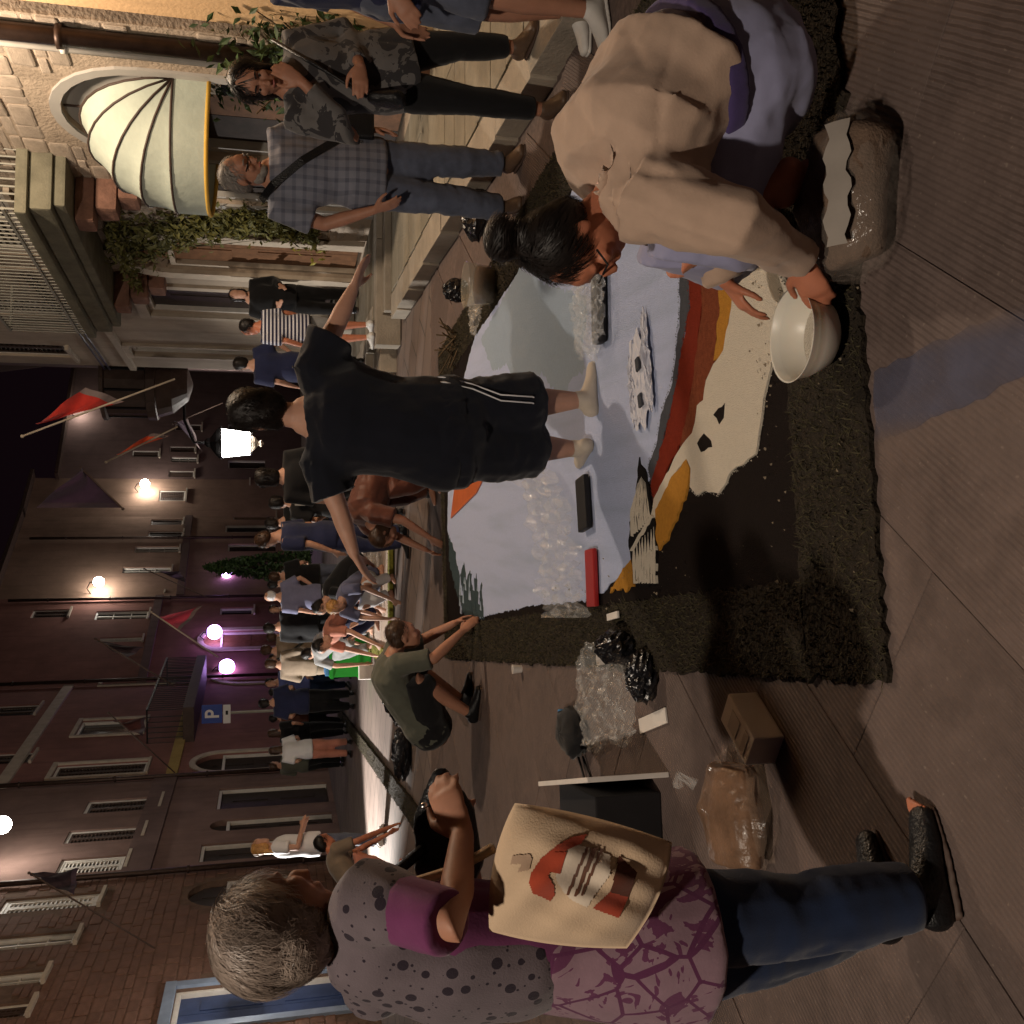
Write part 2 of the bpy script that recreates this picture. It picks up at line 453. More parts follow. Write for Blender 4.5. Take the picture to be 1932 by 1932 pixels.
# grains that spilled over the edges
def grains(name, quads, n, m, size, zt):
    vs = []; fs = []
    for (pa, pb, sp_) in quads:
        for _ in range(n):
            p = lerp_(pa, pb, random.random()) + Vector((random.gauss(0, sp_), random.gauss(0, sp_), 0)); a = random.uniform(0, PI); s_ = size * random.uniform(.5, 1.5); k = len(vs)
            u_ = Vector((math.cos(a), math.sin(a), 0)) * s_; w_ = Vector((-u_.y, u_.x, 0)) * random.uniform(.4, 1); zz = zt + random.uniform(0, .002)
            vs += [Vector((p.x, p.y, zz)) - u_, Vector((p.x, p.y, zz)) + w_, Vector((p.x, p.y, zz)) + u_, Vector((p.x, p.y, zz)) - w_ + Vector((0, 0, s_))]; fs += [(k, k + 1, k + 3), (k + 1, k + 2, k + 3)]
    return put(name, mesh(name, vs, fs), m, carpet, kind='stuff')
def lerp_(a, b, t): return a + (b - a) * t
cl = [Z5(*p) for p in cloud]
grains('loose_grains', [(cl[i], cl[(i + 1) % len(cl)], .007) for i in range(12, len(cl))], 30, M_white, .0022, .0165)
grains('loose_grains', [(slate_o[i], slate_o[i + 1], .006) for i in range(len(slate_o) - 1)], 50, M_slate, .002, .021)
grains('loose_grains', [(red_o[i], red_o[i + 1], .006) for i in range(len(red_o) - 1)], 50, M_red, .002, .021)
grains('straw_bits', [(cg(.3, .5), cg(2.3, .5), .05), (cg(.35, .5), cg(.35, 3), .06), (cg(0, .2), cg(2.6, .2), .12)], 60, mat('pale straw', (.20, .16, .11), rough=.9), .005, .034)
# turf frame: soil strips with real blades
def turf(parent, quads, m_soil, m_blade, dens, hmin, hmax, zt=0.018):
    for q in quads:
        put('turf_strip', sheet(q, 0.0, zt, 0.007, 0.03), m_soil, parent)
    vs = []; fs = []
    for q in quads:
        q = [Vector((p[0], p[1], 0)) for p in q]
        area = ((q[1] - q[0]).cross(q[3] - q[0]).length + (q[1] - q[2]).cross(q[3] - q[2]).length) / 2
        for _ in range(int(area * dens)):
            s, t = random.random(), random.random()
            p = (q[0] * (1 - s) + q[1] * s) * (1 - t) + (q[3] * (1 - s) + q[2] * s) * t
            h = random.uniform(hmin, hmax); a = random.uniform(0, 2 * PI); w = random.uniform(.0015, .003)
            side = Vector((math.cos(a), math.sin(a), 0)) * w
            ln = Vector((random.gauss(0, .9), random.gauss(0, .9), 0)) * h
            k = len(vs)
            b0 = p + Vector((0, 0, zt - .003))
            vs += [b0 - side, b0 + side, b0 + ln * .45 + Vector((0, 0, h * .65)) + side * .6, b0 + ln * .45 + Vector((0, 0, h * .65)) - side * .6, b0 + ln + Vector((0, 0, h * .9))]
            fs += [(k, k + 1, k + 2, k + 3), (k + 3, k + 2, k + 4)]
    return put('grass_blades', mesh('grass_blades', vs, fs), m_blade, parent, kind='stuff')
turf(carpet, [[cg(0, .02), cg(2.75, .02), cg(2.75, .40), cg(0, .40)], [cg(0, .402), cg(.28, .402), cg(.28, 6.25), cg(0, 6.25)],
              [cg(2.38, .402), cg(2.72, .402), cg(2.72, 6.25), cg(2.38, 6.25)], [cg(0, 6.25), cg(2.72, 6.25), cg(2.72, 6.42), cg(0, 6.42)]],
     M_turf, M_blade, 8000, .007, .022)

# carpets further down the street, framed in moss
def far_carpet(x0, x1, y0, y1, sk, label, fill):
    c = thing('flower_carpet', ((x0 + x1) / 2, (y0 + y1) / 2, 0), label, 'carpet')
    def q(a, b): return Vector((a + sk * (b - y0), b, 0))
    put('field', sheet([q(x0, y0), q(x1, y0), q(x1, y1), q(x0, y1)], -0.008, 0.012, 0.01), fill, c)
    w = .16
    turf(c, [[q(x0 - w, y0 - w), q(x1 + w, y0 - w), q(x1 + w, y0), q(x0 - w, y0)], [q(x0 - w, y0), q(x0, y0), q(x0, y1), q(x0 - w, y1)],
             [q(x1, y0), q(x1 + w, y0), q(x1 + w, y1), q(x1, y1)]], M_moss, M_moss, 900, .01, .03, .05)
    return c
M_pink = saw('pale pink sawdust', (0.62, 0.50, 0.42))
far_carpet(-1.75, 0.75, 12.5, 19, -0.09, 'pale carpet with yellow moss edge in front of the kneeling group', M_pink)
tq = [spot(830, 1625), spot(818, 1555), spot(642, 1337), spot(640, 1352)]
ts = thing('turf_border', tuple(spot(720, 1480)), 'long brown turf border running diagonally over the bright lit paving', 'turf')
turf(ts, [[tq[0], tq[1], tq[2], tq[3]]], M_turf, M_blade, 1200, .015, .04, .04)
# ================================================================== buildings
def plaster(name, col, var=0.22, vscale=0.9, bump=0.25):
    m = mat(name, col, rough=0.92, var=var, vscale=vscale, bump=bump, bscale=28, spec=0.15, detail=9)
    co = objcoord(m, scale=(3.5, 3.5, 0.35))
    n = node(m, 'ShaderNodeTexNoise', Scale=1.6, Detail=6.0); lk(m, co, n.inputs['Vector'])
    r = node(m, 'ShaderNodeMapRange'); r.inputs[1].default_value = .52; r.inputs[2].default_value = .75
    r.inputs[3].default_value = 0; r.inputs[4].default_value = .55
    lk(m, n.outputs['Fac'], r.inputs[0])
    over(m, r.outputs[0], tuple(c * .62 for c in col))      # weather streaks
    return m
M_orangew = plaster('ochre plaster', (0.74, 0.49, 0.27), .04)
M_beige = plaster('beige plaster', (0.40, 0.33, 0.26))
M_greyp = plaster('grey plaster', (0.20, 0.13, 0.11))
M_redp = plaster('dusky red plaster', (0.24, 0.115, 0.095))
M_dark = plaster('dark plaster', (0.15, 0.10, 0.09))
M_cream = plaster('cream plaster', (0.29, 0.19, 0.14))
M_rubble = plaster('rubble mortar', (0.40, 0.32, 0.245), .25, 3.0, .6)
M_stone = stone_mat('warm wall stone', (0.42, 0.345, 0.275), rough=.9)
M_brick = stone_mat('old brown brick', (0.17, 0.092, 0.065), rough=.9)
M_brickmortar = plaster('brick mortar', (0.14, 0.09, 0.065), .3, 4.0, .6)
M_trim = mat('pale stone trim', (0.45, 0.38, 0.30), rough=.85, var=.15, vscale=4, bump=.2, bscale=30)
M_wht = mat('off white paint', (0.62, 0.58, 0.52), rough=.55, var=.08, vscale=8)
M_glass = mat('dark window glass', (0.012, 0.012, 0.014), rough=.08, var=0, spec=.6)
M_wood = mat('brown door wood', (0.16, 0.075, 0.035), rough=.55, var=.3, vscale=9, bump=.15, bscale=40)
M_wdark = mat('dark door wood', (0.035, 0.024, 0.02), rough=.6, var=.3, vscale=6)
M_shut = mat('brown shutter paint', (0.07, 0.045, 0.035), rough=.6, var=.2, vscale=6)
M_iron = mat('black iron', (0.015, 0.014, 0.014), rough=.5, metal=.6, var=.2)
M_pipe = mat('brown copper pipe', (0.055, 0.034, 0.026), rough=.45, metal=.5, var=.3, vscale=7)
M_greyd = mat('grey blue door panel', (0.40, 0.38, 0.35), rough=.6, var=.06, vscale=4)
M_awn = mat('cream awning canvas', (0.44, 0.485, 0.41), rough=.85, var=.07, vscale=5, bump=.2, bscale=14)
M_yel = mat('yellow awning edge', (0.55, 0.33, 0.05), rough=.7, var=.1)
M_bal = mat('green grey balcony stone', (0.15, 0.14, 0.10), rough=.9, var=.25, vscale=5, bump=.3, bscale=40)
M_corb = mat('red brown corbel stone', (0.20, 0.105, 0.075), rough=.9, var=.3, vscale=7, bump=.4, bscale=40)
M_rail = mat('grey railing paint', (0.28, 0.27, 0.23), rough=.5, var=.1)
M_roof = mat('dark clay roof', (0.07, 0.04, 0.03), rough=.9, var=.3, vscale=8)
M_bdoor = mat('door wood tinted with blue light', (0.035, 0.055, 0.13), rough=.5, var=.2, vscale=5)  # bluish light on the wooden door is put into its colour
M_bfrm = mat('door jamb tinted with blue light', (0.20, 0.25, 0.33), rough=.6, var=.15, vscale=5)  # the same blue light, coloured into the jamb

class Facade:
    def __init__(s, p0, p1, H, side):
        s.p0 = Vector((*p0, 0)); d = Vector((*p1, 0)) - s.p0; s.L = d.length; s.a = d / s.L; s.H = H
        s.n = Vector((s.a.y, -s.a.x, 0)) * side          # +1: row on the left, -1: row on the right
        s.side = side
    def pt(s, u, z, off=0.0): return s.p0 + s.a * u + s.n * off + Vector((0, 0, z))
    def hit(s, x, y):
        r = ray(x, y); c = Vector((0, 0, CAMZ)); t = (s.p0 - c).dot(s.n) / r.dot(s.n); p = c + r * t
        return (p - s.p0).dot(s.a), p.z
    def rect(s, x0, x1, y0, y1):      # photo extent (x = up axis, y = across) -> u0,u1,z0,z1
        xm, ym = (x0 + x1) / 2, (y0 + y1) / 2
        u0 = s.hit(xm, y1)[0]; u1 = s.hit(xm, y0)[0]
        if u0 > u1: u0, u1 = u1, u0
        return u0, u1, s.hit(x1, ym)[1], s.hit(x0, ym)[1]
    def box(s, mb, u0, u1, z0, z1, o0, o1):
        v = [s.pt(u, z, o) for z in (z0, z1) for o in (o0, o1) for u in (u0, u1)]
        f = [(0, 2, 3, 1), (4, 5, 7, 6), (0, 1, 5, 4), (2, 6, 7, 3), (0, 4, 6, 2), (1, 3, 7, 5)]
        if s.side > 0: f = [q[::-1] for q in f]
        mb.add(v, f)
    def wall(s, holes, depth=0.22):
        """front skin with real openings, reveals, and spandrels where an opening is arched"""
        us = sorted({0, s.L} | {h[0] for h in holes} | {h[1] for h in holes}); us = [u for u in us if 0 <= u <= s.L]
        zs = sorted({-0.1, s.H} | {h[2] for h in holes} | {h[3] for h in holes}); zs = [z for z in zs if -0.1 <= z <= s.H]
        mb = MB()
        for i in range(len(us) - 1):
            for j in range(len(zs) - 1):
                um, zm = (us[i] + us[i + 1]) / 2, (zs[j] + zs[j + 1]) / 2
                if any(h[0] < um < h[1] and h[2] < zm < h[3] for h in holes): continue
                mb.add([s.pt(us[i], zs[j]), s.pt(us[i + 1], zs[j]), s.pt(us[i + 1], zs[j + 1]), s.pt(us[i], zs[j + 1])], [(0, 1, 2, 3)])
        for h in holes:
            a, b, c, d = h[:4]
            if len(h) > 4 and h[4]:
                r = (b - a) / 2; rise = min(r, (d - c) * .5); N = 12
                arc = [(a + r - r * math.cos(PI * k / N), d - rise + rise * math.sin(PI * k / N)) for k in range(N + 1)]
                for k in range(N):
                    (ua, za), (ub, zb) = arc[k], arc[k + 1]
                    mb.add([s.pt(ua, za), s.pt(ub, zb), s.pt(ub, d), s.pt(ua, d)], [(0, 1, 2, 3)])
                    mb.add([s.pt(ua, za), s.pt(ub, zb), s.pt(ub, zb, -depth), s.pt(ua, za, -depth)], [(0, 1, 2, 3)])
                d2 = d - rise
            else:
                mb.add([s.pt(a, d), s.pt(b, d), s.pt(b, d, -depth), s.pt(a, d, -depth)], [(0, 1, 2, 3)]); d2 = d
            for u in (a, b):
                mb.add([s.pt(u, c), s.pt(u, d2), s.pt(u, d2, -depth), s.pt(u, c, -depth)], [(0, 1, 2, 3)])
            mb.add([s.pt(a, c), s.pt(b, c), s.pt(b, c, -depth), s.pt(a, c, -depth)], [(0, 1, 2, 3)])
        # side and back so that the house is a solid block
        D = -4.0
        q = lambda p: mb.add(p, [(0, 1, 2, 3)])
        for u in (0, s.L): q([s.pt(u, -.1), s.pt(u, s.H), s.pt(u, s.H, D), s.pt(u, -.1, D)])
        q([s.pt(0, -.1, D), s.pt(s.L, -.1, D), s.pt(s.L, s.H, D), s.pt(0, s.H, D)])
        return mb.me('wall')
def arch_pts(a, b, d, N=14):
    r = (b - a) / 2
    return [(a + r - r * math.cos(PI * k / N), d - r + r * math.sin(PI * k / N)) for k in range(N + 1)]

def window(F, b, h, style, m_frame=None):
    """one window or door as parts of building b; h = opening"""
    u0, u1, z0, z1 = h[:4]; arch = len(h) > 4 and h[4]
    m_frame = m_frame or M_wht
    w = min(.07, (u1 - u0) * .12)
    fr = MB()
    if style.startswith('door'):
        F.box(fr, u0, u0 + w, z0, z1 if not arch else z1 - (u1 - u0) / 2, -.16, -.05); F.box(fr, u1 - w, u1, z0, z1 if not arch else z1 - (u1 - u0) / 2, -.16, -.05)
        zl = z1 if not arch else z1 - (u1 - u0) / 2
        F.box(fr, u0 + w - .004, u1 - w + .004, zl - w, zl + (.002 if arch else -.002), -.158, -.052)
        o = put('door', fr.me('door', .004), m_frame, b)
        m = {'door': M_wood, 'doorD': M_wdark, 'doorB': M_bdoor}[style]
        um = (u0 + u1) / 2
        for (a, c) in ((u0 + w, um - .004), (um + .004, u1 - w)):
            lf = MB(); F.box(lf, a, c, z0 + .02, z1 - (w if not arch else 0), -.19, -.12)
            for zz in (.12, .55): 
                hh = (z1 - z0); F.box(lf, a + .07, c - .07, z0 + hh * zz, z0 + hh * (zz + .32), -.122, -.105)
            put('leaf', lf.me('leaf', .004), m, o)
        return o
    F.box(fr, u0, u0 + w, z0, z1, -.14, -.04); F.box(fr, u1 - w, u1, z0, z1, -.14, -.04)
    F.box(fr, u0 + w, u1 - w, z1 - w, z1, -.14, -.04); F.box(fr, u0 + w, u1 - w, z0, z0 + w, -.14, -.04)
    um = (u0 + u1) / 2
    if style in ('pane', 'paneS'):
        F.box(fr, um - .025, um + .025, z0 + w, z1 - w, -.135, -.06)
        for k in (1, 2): 
            zz = z0 + (z1 - z0) * k / 3; F.box(fr, u0 + w, um - .025, zz - .015, zz + .015, -.13, -.07); F.box(fr, um + .025, u1 - w, zz - .015, zz + .015, -.13, -.07)
    o = put('window', fr.me('window', .004), m_frame, b)
    if style in ('pane', 'paneS', 'dark'):
        g = MB(); F.box(g, u0, u1, z0, z1, -.2, -.12); put('pane', g.me('pane'), M_glass, o)
    if style in ('louvre', 'shut'):
        m = M_wht if style == 'louvre' else M_shut
        for (a, c) in ((u0 + w, um - .006), (um + .006, u1 - w)):
            s_ = MB(); t = .05
            F.box(s_, a, a + t, z0 + w, z1 - w, -.09, -.05); F.box(s_, c - t, c, z0 + w, z1 - w, -.09, -.05)
            F.box(s_, a + t, c - t, z0 + w, z0 + w + t, -.09, -.05); F.box(s_, a + t, c - t, z1 - w - t, z1 - w, -.09, -.05)
            n = max(8, int((z1 - z0) / .09)); 
            for k in range(n):
                zz = z0 + w + t + (z1 - z0 - 2 * w - 2 * t) * (k + .5) / n; hh = (z1 - z0 - 2 * w - 2 * t) / n * .36
                v = [F.pt(u, zz - hh, -.052) for u in (a + t, c - t)] + [F.pt(u, zz + hh, -.088) for u in (c - t, a + t)]
                s_.add(v, [(0, 1, 2, 3)])
            put('shutter', s_.me('shutter'), m, o)
        g = MB(); F.box(g, u0 + w, u1 - w, z0 + w, z1 - w, -.2, -.13); put('pane', g.me('pane'), M_wdark, o)
    if style == 'paneS':              # open shutter leaf standing off the wall
        for u, sg in ((u0, -1), (u1, 1)):
            s_ = MB(); wd = (u1 - u0) * .42
            F.box(s_, min(u, u + sg * wd), max(u, u + sg * wd), z0, z1, .02, .06); put('shutter', s_.me('shutter', .004), M_shut, o)
    sl = MB(); F.box(sl, u0 - .08, u1 + .08, z0 - .07, z0 - .004, -.1, .09); put('sill', sl.me('sill', .006), M_trim, o)
    return o
def surround(F, b, h, w=.14, m=None, proud=.05):
    u0, u1, z0, z1 = h[:4]; arch = len(h) > 4 and h[4]; mb = MB()
    zt = z1 - (u1 - u0) / 2 if arch else z1
    F.box(mb, u0 - w, u0 - .002, z0, zt, -.02, proud); F.box(mb, u1 + .002, u1 + w, z0, zt, -.02, proud)
    if arch:
        r = (u1 - u0) / 2; um = (u0 + u1) / 2; N = 14
        for k in range(N):
            a0, a1 = PI * k / N, PI * (k + 1) / N
            q = [F.pt(um - rr * math.cos(an), zt + rr * math.sin(an), o) for o in (0, proud) for rr in (r + .002, r + w) for an in (a0, a1)]
            mb.add(q, [(0, 1, 3, 2), (4, 6, 7, 5), (0, 4, 5, 1), (2, 3, 7, 6)])
    else: F.box(mb, u0 - w, u1 + w, zt + .003, zt + w, -.02, proud + .01)
    return put('surround', mb.me('surround'), m or M_trim, b)
def band(F, b, z, h, m, u0=0, u1=None, proud=.08, name='string_course'):
    mb = MB(); F.box(mb, u0, F.L if u1 is None else u1, z, z + h, -.02, proud); return put(name, mb.me(name, .01), m, b)
def downpipe(F, b, u, z0, z1, r=.055, m=None):
    mb = MB(); mb.tube([F.pt(u, z0, .1), F.pt(u, z1, .1)], r, 10)
    for z in np.arange(z0 + .8, z1, 2.2): mb.tube([F.pt(u, z, .1), F.pt(u, z + .05, .1)], r * 1.35, 10)
    return put('downpipe', mb.me('downpipe'), m or M_pipe, b, smooth=True)
def house(name, F, label, m, holes, styles, group=None, mf=None):
    c = F.pt(F.L / 2, 0, -1)
    b = thing(name, (c.x, c.y, 0), label, 'building', group)
    put('wall', F.wall(holes), m, b)
    for h, st in zip(holes, styles):
        o = window(F, b, h, st, mf)
    rf = MB(); F.box(rf, -.1, F.L + .1, F.H, F.H + .15, -4.2, .45); put('roof', rf.me('roof', .02), M_roof, b)
    return b
def masonry(F, b, name, m, u0, u1, z0, z1, holes, hs, ls, limit, proud=(.006, .022), bare=0.0):
    """single stones laid in uneven courses; nearest ones as parts, the rest joined"""
    rects = []; z = z0
    while z < z1:
        h = random.uniform(*hs); u = u0 - random.uniform(0, .2)
        while u < u1:
            l = random.uniform(*ls); a, c = max(u, u0), min(u + l, u1); u += l
            if c - a < .05: continue
            def bad(hh):
                p = .02
                if len(hh) > 4 and hh[4]:
                    r_ = (hh[1] - hh[0]) / 2; zc = hh[3] - r_
                    if z + h > zc:
                        du = max(0, max(a - (hh[0] + r_), (hh[0] + r_) - c)); dz = max(0, z - zc)
                        return math.hypot(du, dz) < r_ + p
                return a < hh[1] + p and c > hh[0] - p and z < hh[3] + p and z + h > hh[2] - p
            if any(bad(hh) for hh in holes): continue
            if bare and math.sin(a * 2.1 + z * 1.3) + math.sin(z * 2.9 - a * 1.1 + 1) + random.gauss(0, .5) > 2 - 3.2 * bare: continue      # plaster still covers the stone here
            rects.append((a, c, z + (random.uniform(-.015, .015) if bare else 0), min(z + h, z1)))
        z += h
    rects.sort(key=lambda q: (F.pt((q[0] + q[1]) / 2, (q[2] + q[3]) / 2) - Vector((0, 0, CAMZ))).length)
    far = MB(); base = []
    for k in range(8):
        mb = MB(); mb.box((0, 0, 0), (1, 1, 1)); me = mb.me(name)
        for p in me.vertices: p.co += Vector([random.uniform(-.06, .06) for _ in range(3)])
        bm = bmesh.new(); bm.from_mesh(me); bmesh.ops.bevel(bm, geom=bm.edges[:], offset=.09, segments=1, affect='EDGES'); bm.to_mesh(me); bm.free()
        me.materials.append(m); base.append(me)
    R = Matrix((F.a, F.n, Vector((0, 0, 1)))).transposed().to_4x4()
    inv = ROOT[b.name].inverted()
    for i, (a, c, z, zt) in enumerate(rects):
        g = .012; pr = random.uniform(*proud)
        p = F.pt((a + c) / 2, (z + zt) / 2, pr - .03)
        M = Matrix.Translation(p) @ R @ Matrix.Diagonal((c - a - g, .06, zt - z - g, 1))
        if i < limit:
            o = bpy.data.objects.new(name, random.choice(base)); COL.objects.link(o); o.parent = b; o.matrix_local = inv @ M
        else:
            k = len(far.v); me = random.choice(base)
            far.add([M @ v.co for v in me.vertices], [tuple(q.vertices) for q in me.polygons])
    if far.v: put(name + '_courses', far.me(name), m, b, kind='stuff')
    print(name, len(rects))

# ------------------------------------------------------------------ the row on the left, bending to the right
LP = [(-7.05, 9.0), (-7.05, 20.4), (-6.75, 26.5), (-5.75, 35.2), (-3.3, 41.0), (-0.2, 45.6), (1.5, 47.5)]
FL = [Facade(LP[i], LP[i + 1], 11.5, 1) for i in range(6)]
F = FL[0]
hs = [F.rect(8, 185, 1690, 1716) , F.rect(-20, 140, 1763, 1787), F.rect(-60, 80, 1836, 1860), F.rect(-60, 52, 1895, 1922),
      (*F.rect(355, 520, 1657, 1708), True), F.rect(330, 720, 1846, 1917)]
hs[5] = (hs[5][0], hs[5][1], 0.05, hs[5][3]); hs[4] = (hs[4][0], hs[4][1], hs[4][3] - 1.9, hs[4][3], True)
L1 = house('stone_house', F, 'dark stone house with white louvred shutters and blue-lit door at the left', M_brickmortar, hs, ['louvre', 'pane', 'pane', 'shut', 'doorD', 'doorB'])
masonry(F, L1, 'stone', M_brick, F.hit(300, 1900)[0] - 1.2, F.L, 0.3, 8.2, hs, (.12, .22), (.2, .5), 250)
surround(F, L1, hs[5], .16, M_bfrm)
downpipe(F, L1, F.L - .12, 0, 10)
F = FL[1]
hs = [F.rect(112, 236, 1617, 1645), F.rect(128, 268, 1563, 1586), F.rect(164, 300, 1507, 1530),
      F.rect(379, 560, 1586, 1619), (*F.rect(397, 600, 1541, 1562), True), F.rect(412, 612, 1482, 1520)]
for i in (3, 4, 5): hs[i] = (hs[i][0], hs[i][1], 0.1, hs[i][3]) + ((True,) if i == 4 else ())
L2 = house('grey_house', F, 'dark grey plastered house with three tall shuttered upper windows', M_greyp, hs, ['louvre', 'shut', 'shut', 'doorD', 'doorD', 'doorD'])
z = F.hit(287, 1545)[1]; band(F, L2, z - .3, .55, M_dark)
downpipe(F, L2, F.L - .1, 0, 10)
F = FL[2]
hs = [(*F.rect(370, 610, 1418, 1452), True), F.rect(105, 276, 1440, 1464), F.rect(150, 272, 1358, 1386), F.rect(200, 330, 1268, 1291), F.rect(405, 560, 1258, 1288),
      F.rect(-10, 60, 1420, 1440), F.rect(-10, 70, 1330, 1350)]
hs[0] = (hs[0][0], hs[0][1], .1, hs[0][3], True); hs[4] = (hs[4][0], hs[4][1], .1, hs[4][3], True)
L3 = house('red_house', F, 'dusky red house with iron balcony and purple lit arched door', M_redp, hs, ['doorD', 'shut', 'dark', 'shut', 'door', 'shut', 'shut'])
surround(F, L3, hs[0], .16); surround(F, L3, hs[4], .2); surround(F, L3, hs[1], .12); surround(F, L3, hs[2], .12); surround(F, L3, hs[3], .12)
z = F.hit(345, 1420)[1]; band(F, L3, z, .28, M_gold := mat('yellow band plaster', (.36, .25, .08), var=.2, vscale=3))
z = F.hit(90, 1370)[1]; band(F, L3, z, .3, M_trim)
# balcony of the red house
u0, u1, z0, z1 = F.rect(337, 378, 1292, 1400); mb = MB(); F.box(mb, u0, u1, z0, z0 + .3, -.02, 1.0)
bl = put('balcony', mb.me('balcony', .02), M_shut, L3)
mb = MB()
for k in range(30):
    u = u0 + .05 + (u1 - u0 - .1) * k / 29; mb.tube([F.pt(u, z0 + .3, .95), F.pt(u, z0 + 1.25, .95)], .014, 5)
mb.bar(F.pt(u0 + .04, z0 + 1.25, .95), F.pt(u1 - .04, z0 + 1.25, .95), .05)
for u in (u0 + .05, u1 - .05): 
    mb.bar(F.pt(u, z0 + 1.25, 0), F.pt(u, z0 + 1.25, .95), .04)
    for k in range(6): mb.tube([F.pt(u, z0 + .3, .15 * k), F.pt(u, z0 + 1.25, .15 * k)], .014, 5)
put('railing', mb.me('railing'), M_iron, bl)
F = FL[3]
hs = [(*F.rect(383, 545, 1190, 1222), True), (*F.rect(408, 545, 1086, 1109), True), F.rect(180, 280, 1152, 1168), F.rect(210, 310, 1106, 1120), F.rect(188, 268, 1202, 1211), F.rect(415, 478, 1146, 1159), F.rect(60, 130, 1150, 1165)]
for i in (0, 1): hs[i] = (hs[i][0], hs[i][1], .1, hs[i][3], True)
L4 = house('pink_house', F, 'pinkish house with two purple lit arched doorways beyond the balcony', M_redp, hs, ['door', 'door', 'pane', 'pane', 'pane', 'dark', 'shut'])
surround(F, L4, hs[0], .2); surround(F, L4, hs[1], .2)
z = F.hit(300, 1170)[1]; band(F, L4, z, .3, M_dark)
downpipe(F, L4, F.hit(300, 1132)[0], 0, 11); downpipe(F, L4, .15, 0, 11)
F = FL[4]
hs = [F.rect(231, 323, 1070, 1081), F.rect(254, 338, 1031, 1042), F.rect(280, 345, 1002, 1012), F.rect(285, 345, 980, 990), F.rect(430, 520, 1026, 1040), F.rect(425, 510, 990, 1004), F.rect(440, 520, 968, 980)]
L5 = house('cream_house', F, 'pale cream house at the bend with rows of closed shutters', M_cream, hs, ['pane', 'pane', 'shut', 'shut', 'doorD', 'dark', 'dark'])
downpipe(F, L5, F.hit(300, 1018)[0], 0, 11)
z = F.hit(360, 1010)[1]; band(F, L5, z, .3, M_dark)
F = FL[5]
L6 = house('yellow_house', F, 'narrow yellow lit house front under the hanging globe at the bend', M_cream, [F.rect(300, 350, 925, 945)], ['shut'])
# houses that close the view where the street turns
FE = Facade((1.5, 47.5), (7.5, 52.0), 10.5, 1)
hs = []
for (x0, x1, y0, y1) in ((320, 368, 842, 853), (322, 372, 862, 872), (318, 366, 888, 900), (330, 380, 800, 812), (250, 300, 850, 862), (430, 500, 868, 884), (430, 505, 800, 812), (420, 470, 905, 915)):
    hs.append(FE.rect(x0, x1, y0, y1))
LE = house('corner_house', FE, 'dim house closing the far end of the street behind the lantern', M_dark, hs, ['shut', 'pane', 'shut', 'shut', 'shut', 'doorD', 'doorD', 'dark'])

# ------------------------------------------------------------------ the row on the right
FR0 = Facade((4.62, 3.5), (4.08, 8.62), 10, -1)
FR1 = Facade((4.03, 8.72), (3.29, 14.5), 10.5, -1)
FR2 = Facade((3.27, 14.55), (2.88, 20.9), 11, -1)
FR3 = Facade((2.9, 21.0), (4.2, 31), 10.5, -1)
FR4 = Facade((4.2, 31.1), (7.4, 50), 10.5, -1)
R0 = house('ochre_house', FR0, 'plain ochre plastered house at the right edge of the picture', M_orangew, [], [])
F = FR1
def dn(h, z0, arch=False): return (h[0], h[1], z0, h[3]) + ((True,) if arch else ())
ua, ub = sorted((F.hit(400, 152)[0], F.hit(400, 302)[0]))
ztop = F.hit(120, 215)[1]
h_aw = (ua, ub, .15, ztop, True)
h_d2 = dn(F.rect(232, 610, 452, 512), .3, True)
h_bal = (F.hit(30, 480)[0], F.hit(30, 360)[0], F.hit(60, 420)[1] + .1, 8.2)
h_bal = (min(h_bal[:2]), max(h_bal[:2]), h_bal[2], h_bal[3])
h_side = dn(F.rect(305, 600, 340, 386), .15)
hs = [h_aw, h_d2, h_bal, h_side]
R1 = thing('stone_house', (F.pt(F.L / 2, 0, -1).x, F.pt(F.L / 2, 0, -1).y, 0), 'warm lit rubble stone house with awning, balcony and climbing plant at the right', 'building')
put('wall', F.wall(hs, .35), M_rubble, R1)
rf = MB(); F.box(rf, -.1, F.L + .1, F.H, F.H + .15, -4.2, .45); put('roof', rf.me('roof', .02), M_roof, R1)
masonry(F, R1, 'stone', M_stone, 0.02, F.L - .05, .2, 6.2, [(h[0] - .12, h[1] + .12, h[2], h[3] + .12) + tuple(h[4:]) for h in hs], (.08, .24), (.13, .48), 300, (.002, .020), .30)
# shop entrance: grey panels in the arch, brown doors
u0, u1, z0, z1 = h_aw[:4]; um = (u0 + u1) / 2; r = (u1 - u0) / 2
dr = MB(); F.box(dr, u0, u0 + .09, z0, z1 - r, -.3, -.1); F.box(dr, u1 - .09, u1, z0, z1 - r, -.3, -.1); F.box(dr, u0 + .09, u1 - .09, z1 - r - .1, z1 - r, -.3, -.1)
dob = put('door', dr.me('door', .006), M_greyd, R1)
for sg in (0, 1):
    mb = MB(); N = 8; a0 = PI / 2 * sg
    for k in range(N):
        x0_, x1_ = a0 + PI / 2 * k / N, a0 + PI / 2 * (k + 1) / N
        c_ = [F.pt(um, z1 - r, -.06), F.pt(um - (r) * math.cos(x0_), z1 - r + r * math.sin(x0_), -.06), F.pt(um - r * math.cos(x1_), z1 - r + r * math.sin(x1_), -.06)]
        mb.add(c_, [(0, 1, 2)])
    put('fan_panel', mb.me('fan_panel'), M_greyd, dob)
mb = MB(); F.box(mb, um - .012, um + .012, z1 - r, z1 - .01, -.065, -.045); put('panel_bar', mb.me('panel_bar'), M_shut, dob)
